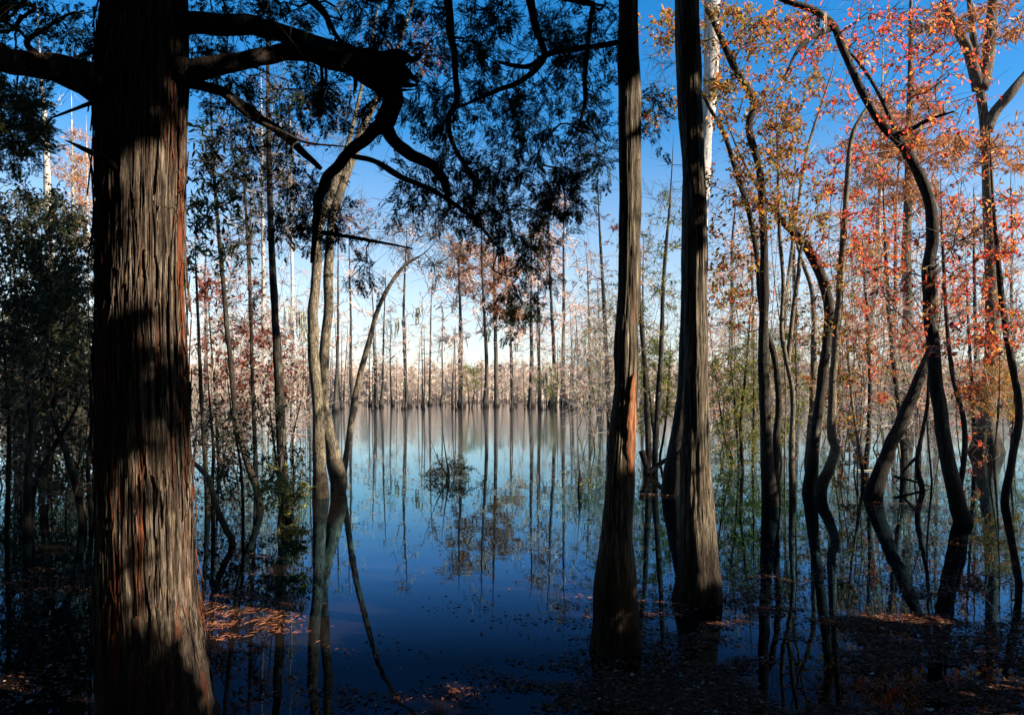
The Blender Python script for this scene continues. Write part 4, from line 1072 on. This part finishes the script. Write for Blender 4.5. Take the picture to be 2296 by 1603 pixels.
def stand(k, x, y, H, rz, lean=(0, 0), label=None, group=None, fat=1.0):
    o = TPL[k] if k not in used else copy_tree(TPL[k])
    used.add(k)
    s = H / 20
    o.location = (x, y, 0); o.rotation_euler = (lean[0], lean[1], rz); o.scale = (s * fat, s * fat, s)
    return tag(o, label, "tree", group)


mid = [  # px of the foot, row of the foot, row of the top, template, lean in degrees, what tells it apart
    (752, 925, 520, 0, 0, "grey lake cypress showing close right of the twin pair"),
    (792, 918, 500, 1, 1, "lake cypress crossing just behind the pale leaning sapling's middle"),
    (762, 912, 640, 3, 0, "short thin lake cypress hugging the twin pair's right side"),
    (838, 912, 640, 2, 0, "slim rusty lake cypress just right of the leaning sapling's foot"),
    (856, 914, 600, 1, -1, "thin lake cypress second right of the leaning sapling"),
    (880, 912, 690, 3, 0, "short snag-like lake cypress left of the tallest lone lake cypress"),
    (917, 914, 500, 3, 0, "tallest dark lone cypress with flared foot mid lake, mossy crown"),
    (964, 910, 610, 3, 0, "thin straight cypress right of the tallest lone lake cypress"),
    (990, 909, 680, 1, 0, "small rust-tipped cypress fourth of the thin row right of the lone cypress"),
    (1034, 914, 500, 4, -1, "rusty broad-crowned lake cypress near the middle of the view"),
    (1088, 914, 470, 2, -5, "cypress leaning left with wide dark flared foot"),
    (1152, 908, 640, 3, 0, "thin dark cypress below the cedar's lowest hanging foliage"),
    (1191, 914, 480, 4, -1, "pale barked cypress with whitish foot right of the hanging foliage"),
    (1212, 912, 560, 0, -1, "dark cypress just right of the whitish-footed one"),
    (1239, 912, 450, 2, -2, "dark cypress leaning slightly left above a broad foot"),
    (1263, 912, 400, 4, 0, "straight rust-topped cypress left of the thin pair near the scarred trunk"),
    (1322, 911, 560, 1, -1, "leafy lake cypress with black foot well left of the scarred trunk"),
    (1345, 908, 620, 0, -2, "thin lake cypress nearest the scarred foreground trunk's left side"),
    (1290, 906, 680, 3, 0, "hair-thin distant cypress between the rust-topped and black-footed ones"),
    (690, 924, 560, 1, 0, "rusty lake cypress half hidden left of the twin pair"),
    (546, 930, 420, 0, 1, "grey lake cypress seen left of the straight dark trunk"),
    (462, 925, 520, 2, 0, "lake cypress with pink twigs next to the big cedar's right side"),
    (1440, 918, 520, 4, 0, "lake cypress in the gap between two foreground cypresses"),
    (1630, 918, 420, 2, 0, "rusty lake cypress behind the willow shrub right of second foreground trunk"),
    (1690, 914, 460, 4, 1, "lake cypress behind the curving golden tree"),
    (1790, 920, 400, 1, 0, "lake cypress behind the twin-stemmed pale sapling"),
    (1880, 916, 430, 4, 0, "lake cypress between the knee-bent trunk and the pale swollen base"),
    (2000, 924, 330, 2, 0, "rust-crowned lake cypress left of the tall brown fluted one"),
    (2100, 918, 420, 4, 1, "rust-crowned lake cypress right of the snaking tree"),
    (2180, 922, 420, 2, 0, "lake cypress behind the spindly stem by the stout forked cypress"),
    (2270, 920, 380, 4, -1, "lake cypress at the far right edge beyond the slanting trunk"),
]
rng = np.random.default_rng(77)
for px, yb, yt, k, ln, lab in mid:
    D = dist_of(yb)
    x = (px - CX) / F * D
    stand(k, x, D, EYE + (HY - yt) / F * D, rng.uniform(0, 6.28), (R(rng.normal(0, 1)), R(ln + rng.normal(0, 1))), lab, "cypresses standing in the lake", fat=rng.uniform(.75, 1.05))
for k in range(90):
    px = rng.uniform(425, 1420) if k < 66 else rng.uniform(1600, 2300); D = rng.uniform(88, 135)
    stand((0, 1, 3)[k % 3], (px - CX) / F * D, D, rng.uniform(6, 15), rng.uniform(0, 6.28), (R(rng.normal(0, 1.5)), R(rng.normal(0, 2))), "thin dark bare cypress standing in the far shallows", "thin cypresses of the far shallows", fat=.75)
rng2 = rng
make_tree("cypress_tree", "forked rust-crowned cypress just right of the leaning flared one", "tree", [(1106, 520, 4), (1108, 600, 7), (1110, 700, 9), (1112, 800, 10), (1113, 890, 12), (1113, 913, 18)], yb=913, bark="lake_bark", segs=14, bark_amp=.02, seed=733,
          clouds=[(1070, 565, 60, 26, None, 5, 16), (1125, 600, 55, 26, None, 5, 16), (1090, 650, 60, 22, None, 5, 12), (1140, 690, 50, 24, None, 5, 12), (1040, 610, 40, 20, None, 4, 8)], leaf="rust_needle", tpl=NEEDLE, size=(.6, 1.1), per=6, every=1.0, twig=(.6, 1.4), step=1.0, tip=.02, rmax=.15, wood="lake_twig", group="cypresses standing in the lake")
rng = rng2
# the far grove
n = 0
for row in range(7):
    D0 = 132 + row * 11
    for px in np.arange(-60, 2360, 62 - row * 2.5):
        D = D0 + rng.uniform(-5, 5)
        if n >= 268: break
        n += 1
        x = (px + rng.uniform(-26, 26) - CX) / F * D
        stand(int(rng.integers(5, 8)), x, D, rng.uniform(5.5, 9.2) * D / 150, rng.uniform(0, 6.28), (R(rng.normal(0, 1.5)), R(rng.normal(0, 1.5))), "small bare pinkish cypress in the far grove lining the lake", "cypresses of the far grove", fat=.8)
# the wood beyond it, one mass
wb = Buf()
nw_ = 1800
px = rng.uniform(-300, 2600, nw_); D = rng.uniform(200, 270, nw_)
x = (px - CX) / F * D; H = rng.uniform(8, 12.5, nw_)
p0 = np.stack([x, D, np.zeros(nw_)], 1); p1 = p0 + np.stack([rng.normal(0, .4, nw_), rng.normal(0, .4, nw_), H], 1)
prisms(wb, p0, p1, np.full(nw_, .2), np.full(nw_, .03), sides=4)
kk = 60
t = rng.uniform(.02, 1, (nw_, kk)); a = rng.uniform(0, 6.28, (nw_, kk)); L = rng.uniform(.8, 2.6, (nw_, kk)) * (1.25 - t)
q0 = (p0[:, None] + (p1 - p0)[:, None] * t[..., None]).reshape(-1, 3)
q1 = q0 + np.stack([np.cos(a) * L, np.sin(a) * L, L * rng.uniform(0, .6, (nw_, kk))], -1).reshape(-1, 3)
prisms(wb, q0, q1, np.full(len(q0), .07), np.full(len(q0), .03), sides=3)
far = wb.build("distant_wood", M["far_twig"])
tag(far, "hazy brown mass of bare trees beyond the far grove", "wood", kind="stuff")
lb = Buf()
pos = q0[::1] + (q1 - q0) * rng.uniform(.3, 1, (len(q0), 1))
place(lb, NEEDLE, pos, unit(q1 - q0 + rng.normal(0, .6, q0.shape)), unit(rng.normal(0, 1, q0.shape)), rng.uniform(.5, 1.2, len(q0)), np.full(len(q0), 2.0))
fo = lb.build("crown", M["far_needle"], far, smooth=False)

# ------------------------------------------------------------------ 7. Spanish moss
def moss(px, py, D, n, L, label, seed):
    rng = np.random.default_rng(seed)
    b_ = Buf()
    c = wp(px, py, D)
    w = 10 / F * D
    for i in range(n):
        p = c + np.array([rng.normal(0, w), rng.normal(0, w), rng.normal(0, w * .3)])
        l = L * rng.uniform(.4, 1)
        pts = [p + np.array([rng.normal(0, .05) * l * u, rng.normal(0, .05) * l * u, -l * u]) for u in np.linspace(0, 1, 5)]
        pts = np.array(pts)
        rr = np.array([.4, 1, .9, .6, .1]) * 1.6 / F * D
        prisms(b_, pts[:-1], pts[1:], rr[:-1], rr[1:], sides=3)
        prisms(b_, np.array([c + [0, 0, .02]]), pts[:1], rr[:1] * .6, rr[:1] * .6, sides=3)
    o = b_.build("hanging_moss", M["moss"])
    o.location = c
    o.data.transform(__import__("mathutils").Matrix.Translation(-Vector(c)))
    return tag(o, label, "moss", "Spanish moss")


for k, (px, py, D, n, L, lab) in enumerate([
        (672, 700, 61, 26, 3.0, "grey moss beard hanging left of the twin tan trunks"),
        (690, 740, 61, 18, 2.2, "small grey moss beard lowest beside the twin trunks"),
        (648, 690, 61, 14, 2.4, "thin moss beard hanging right of the straight dark trunk"),
        (890, 715, 115, 12, 3.6, "moss tuft hanging on the left branch of the lone lake cypress"),
        (940, 690, 115, 10, 3.0, "moss tuft hanging on the right branch of the lone lake cypress"),
        (1838, 40, 10, 26, .42, "dark moss beard dangling from the snaking tree at top"),
        (2010, 790, 26, 20, 1.4, "grey moss hanging among red leaves beside the brown fluted cypress"),
        (1965, 590, 33, 20, 2.0, "moss beard high on the pale swollen-based cypress"),
        (1760, 640, 23, 14, 1.2, "moss strand cluster above the twin pale sapling"),
        (1222, 830, 113, 20, 4.0, "pale moss curtain above the mid-lake bush")]):
    moss(px, py, D, n, L, lab, 800 + k)

# ------------------------------------------------------------------ 8. what floats: leaves, needles, sticks
rng = np.random.default_rng(91)


DRIFT = VN(17, 512, 512)


def ell(cx, cy, rx, ry, n):
    x = cx + rx * .62 * rng.normal(0, 1, n); y = cy + ry * .62 * rng.normal(0, 1, n)
    ok = (y > 915) & (y < 1640)
    p = on_water(x[ok], y[ok])
    f = DRIFT(p[:, 0] * 1.1 + 40, p[:, 1] * 2.2) * .6 + DRIFT(p[:, 0] * 4 + 9, p[:, 1] * 7 + 5) * .4      # drifts and gaps
    return p[f + rng.normal(0, .06, len(p)) > .46]


lb = Buf()
P = np.concatenate([
    ell(1920, 1520, 480, 150, 46000), ell(1950, 1370, 420, 55, 22000), ell(1500, 1560, 300, 60, 9000), ell(2200, 1330, 150, 60, 900), ell(1480, 1450, 60, 110, 500), ell(1200, 1365, 150, 24, 650), ell(1100, 1530, 380, 70, 1400), ell(700, 1560, 260, 40, 700),
    ell(2030, 1140, 80, 14, 900), ell(1480, 1108, 60, 5, 260), ell(2150, 1220, 130, 24, 700), ell(1850, 1230, 130, 30, 500), ell(1650, 1230, 40, 30, 220), ell(950, 1160, 180, 60, 160), ell(860, 990, 150, 18, 500), ell(1150, 1030, 280, 60, 500),
    ell(560, 1240, 90, 40, 400), ell(100, 1330, 110, 60, 900), ell(90, 1500, 120, 90, 700), ell(1150, 1250, 300, 150, 160), ell(1680, 1290, 120, 18, 500), ell(1300, 1080, 60, 20, 120), ell(640, 1210, 70, 12, 260), ell(900, 1080, 120, 20, 200), ell(1000, 960, 340, 12, 500), ell(1900, 1000, 330, 30, 700)])
n = len(P)
P[:, 2] += rng.uniform(0, .012, n)
a = rng.uniform(0, 6.283, n)
D = np.stack([np.cos(a), np.sin(a), rng.normal(0, .12, n)], 1)
NN = unit(np.stack([rng.normal(0, .22, n), rng.normal(0, .22, n), np.ones(n)], 1))
sc_ = np.clip(P[:, 1] / 14, 1, 3) ** .6
place(lb, LEAF, P, D, NN, (.012 + .034 * rng.random(n) ** 2) * sc_, rng.uniform(.7, 1.3, n))
tag(lb.build("floating_leaves", M["float_leaf"], smooth=False), "brown fallen leaves floating over the dark shallow water", "leaves", kind="stuff")
lb = Buf()
P = np.concatenate([ell(545, 1385, 110, 62, 2600), ell(600, 1430, 70, 24, 700), ell(650, 1350, 60, 20, 300), ell(800, 1500, 120, 30, 500), ell(2060, 1590, 300, 16, 250), ell(480, 1440, 60, 40, 500), ell(2030, 1140, 80, 13, 700), ell(1490, 1106, 55, 4, 300)])
n = len(P)
P[:, 2] += rng.uniform(0.002, .01, n)
a = rng.uniform(0, 6.283, n)
D = np.stack([np.cos(a), np.sin(a), rng.normal(0, .1, n)], 1)
place(lb, NEEDLE, P, D, unit(np.stack([rng.normal(0, .3, n), rng.normal(0, .3, n), np.ones(n)], 1)), rng.uniform(.03, .075, n), np.full(n, .4))
tag(lb.build("needle_litter", M["needle_mat"], smooth=False), "rusty cypress needles matted on the water beside the big cedar", "needles", kind="stuff")
for k, (x0, y0, x1, y1, yb, w, lab) in enumerate([
        (1905, 966, 2050, 952, 975, 5, "long pale stick lying across the pale swollen base"),
        (1915, 1052, 1990, 1050, 1056, 4, "short pale stick floating below the pale swollen base"),
        (1440, 1010, 1452, 1060, 1065, 14, "dark leaning stub between the two foreground cypresses"),
        (1452, 1062, 1508, 1020, 1065, 14, "dark forked log rising right between the two foreground cypresses"),
        (2060, 1020, 2010, 1080, 1085, 7, "dark dead bough sprawled in water left of the snaking tree"),
        (2005, 1068, 2090, 1092, 1092, 6, "dead forked bough dipping toward the snaking tree's foot"),
        (1385, 1295, 1440, 1290, 1300, 4, "thin twig adrift against the scarred cypress"),
        (1172, 1229, 1208, 1226, 1230, 2, "thin bright twig floating in the open water")]):
    D_ = dist_of(yb)
    A, B_ = wp(x0, y0, D_), wp(x1, y1, D_ - .1)
    if k in (1, 6, 7, 8): A[2] = B_[2] = 0.01
    mid_ = (A + B_) / 2 + np.array([0, .03, 0 if k in (1, 6, 7, 8) else .02 * np.linalg.norm(B_ - A)])
    b_ = Buf(); tube(b_, np.array([A, mid_, B_]), np.array([w, w * .9, w * .4]) / 2 / F * D_, segs=8, rings=16, lump=.25, seed=900 + k)
    tag(b_.build("fallen_stick", M["dead_wood" if k in (0, 1, 7) else "limb_bark"]), lab, "stick")

# ------------------------------------------------------------------ 9. unseen bank trees: right ones throw dappled shade, most others added to block skylight
def shade_tree(label, x, y, H, box, n, seed, name="shade_oak", side=True):
    rng = np.random.default_rng(seed)
    root = thing(name, label, "tree", (x, y, 0), "bank trees beside the camera")
    zs = np.linspace(-.5, H, 8)
    P = np.column_stack([x + np.cumsum(rng.normal(0, .08, 8)), y + np.cumsum(rng.normal(0, .08, 8)), zs]); P[:, :2] += np.array([x, y]) - P[0, :2]
    r = np.linspace(.17, .03, 8)
    tb = Buf(); tube(tb, P, r, segs=16, rings=40, bark=.008, seed=seed)
    kids = [tb.build("trunk", M["dark_bark"], root)]
    sk = Skel(rng); pr = catmull(np.column_stack([P, r]), 30); sk.path(pr[:, :3], pr[:, 3])
    (x0, x1), (y0, y1), (z0, z1) = box
    T = np.stack([rng.uniform(x0, x1, n), rng.uniform(y0, y1, n), rng.uniform(z0, z1, n)], 1)
    if side: T = T[T[:, 0] > T[:, 1] * .78 + .9]
    elif side is False: T = T[T[:, 2] > 2.6 + .58 * np.maximum(T[:, 1], 0)]
    else: T = T[T[:, 0] < -.85 * np.maximum(T[:, 1], 0) - 1.6]
    T = T[lit_mask(T, .08)]
    sk.grow(T, step=.3, zmin=1.2)
    sk.finish(tip=.003)
    cr = Crown(); wb, lb = cr.wood, cr.leaf
    sk.mesh(wb)
    foliate(sk, wb, lb, LEAF, every=1.6, rmax=.012, twig=(.1, .3), per=9, size=(.12, .19), keep=lambda p: lit_mask(p, .07), spread=.8)
    kids.append(cr.build("crown", M["twig"], M["evergreen_leaf"], root))
    shift(root, *kids)


shade_tree("evergreen oak on the bank nearest the camera's right", 5.4, -.9, 7, ((2.2, 6.5), (-.6, 4.0), (.8, 9.8)), 1150, 951)
shade_tree("second evergreen oak along the bank right of view", 7.6, 4.4, 8, ((5.0, 9.5), (1.4, 6.0), (.8, 9.5)), 950, 953)
shade_tree("third evergreen oak along the bank right of view", 10.5, 7.0, 8, ((8.0, 13.0), (4.5, 9.5), (2.4, 6.2)), 520, 957)
shade_tree("evergreen oak at the water's edge farthest right of view", 14.5, 10.5, 8, ((11.5, 17.5), (7.5, 13.0), (2.2, 5.2)), 520, 961)
shade_tree("unseen tall evergreen oak added over the camera to block skylight", -1.2, -1.6, 10, ((-5, 4.5), (-3, 5.5), (5.0, 10)), 700, 967, side=False)  # leafy roof added out of view to shut out the sky
shade_tree("unseen evergreen oak added left of view to block skylight", -7, 1.0, 9, ((-11, -4.2), (-2, 3.2), (1.5, 9)), 600, 969, side=None)
shade_tree("evergreen oak of the thicket beyond the left edge of view", -10.5, 6.0, 9, ((-15, -5.5), (2.5, 11)  , (.8, 8.5)), 700, 973, side=None)
shade_tree("unseen evergreen oak added behind the camera for shade", 1.5, -2.5, 8, ((-3.5, 4.5), (-5.0, -.8), (2.6, 8.0)), 500, 963)

rng = np.random.default_rng(971)
root = thing("shade_oak", "unseen dark evergreen oak added behind the camera to block skylight", "tree", (0, 0, 0), "bank wood behind the camera")  # unseen wood added behind the camera to darken the foreground
P = np.column_stack([np.cumsum(rng.normal(0, .1, 8)), np.cumsum(rng.normal(0, .1, 8)), np.linspace(-.5, 10, 8)]); P[:, :2] -= P[0, :2].copy()
tb = Buf(); tube(tb, P, np.linspace(.24, .04, 8), segs=14, rings=40, bark=.01, seed=971)
tb.build("trunk", M["dark_bark"], root)
sk = Skel(rng); pr = catmull(np.column_stack([P, np.linspace(.24, .04, 8)]), 30); sk.path(pr[:, :3], pr[:, 3])
T = rng.normal(0, 1, (420, 3)); T = unit(T) * (rng.random((420, 1)) ** .4) * np.array([3.2, 3.2, 5.2]) + np.array([0, 0, 6.2])
sk.grow(T, step=.4, zmin=.8); sk.finish(tip=.004)
cr = Crown(); sk.mesh(cr.wood)
foliate(sk, cr.wood, cr.leaf, LEAF, every=1.0, rmax=.014, twig=(.15, .4), per=9, size=(.2, .3), spread=.8)
cr.build("crown", M["twig"], M["evergreen_leaf"], root)
spots = [(-3.5, -3.4), (.5, -5.5), (4.5, -3.0), (-7.5, -1.0), (9.5, -4.0), (-6.0, -6.5), (-2, -9), (3.5, -8.5), (8.5, -7), (-11, -4.5), (14, -7)]
for k, (x, y) in enumerate(spots):
    o = root if k == 0 else copy_tree(root)
    o.location = (x * 1.25, y - 2.6 if y < 1 else y, .2); o.rotation_euler = (0, 0, k * 1.7); z_ = 1.5 + .12 * math.sin(k * 2.1); o.scale = (z_, z_, z_)
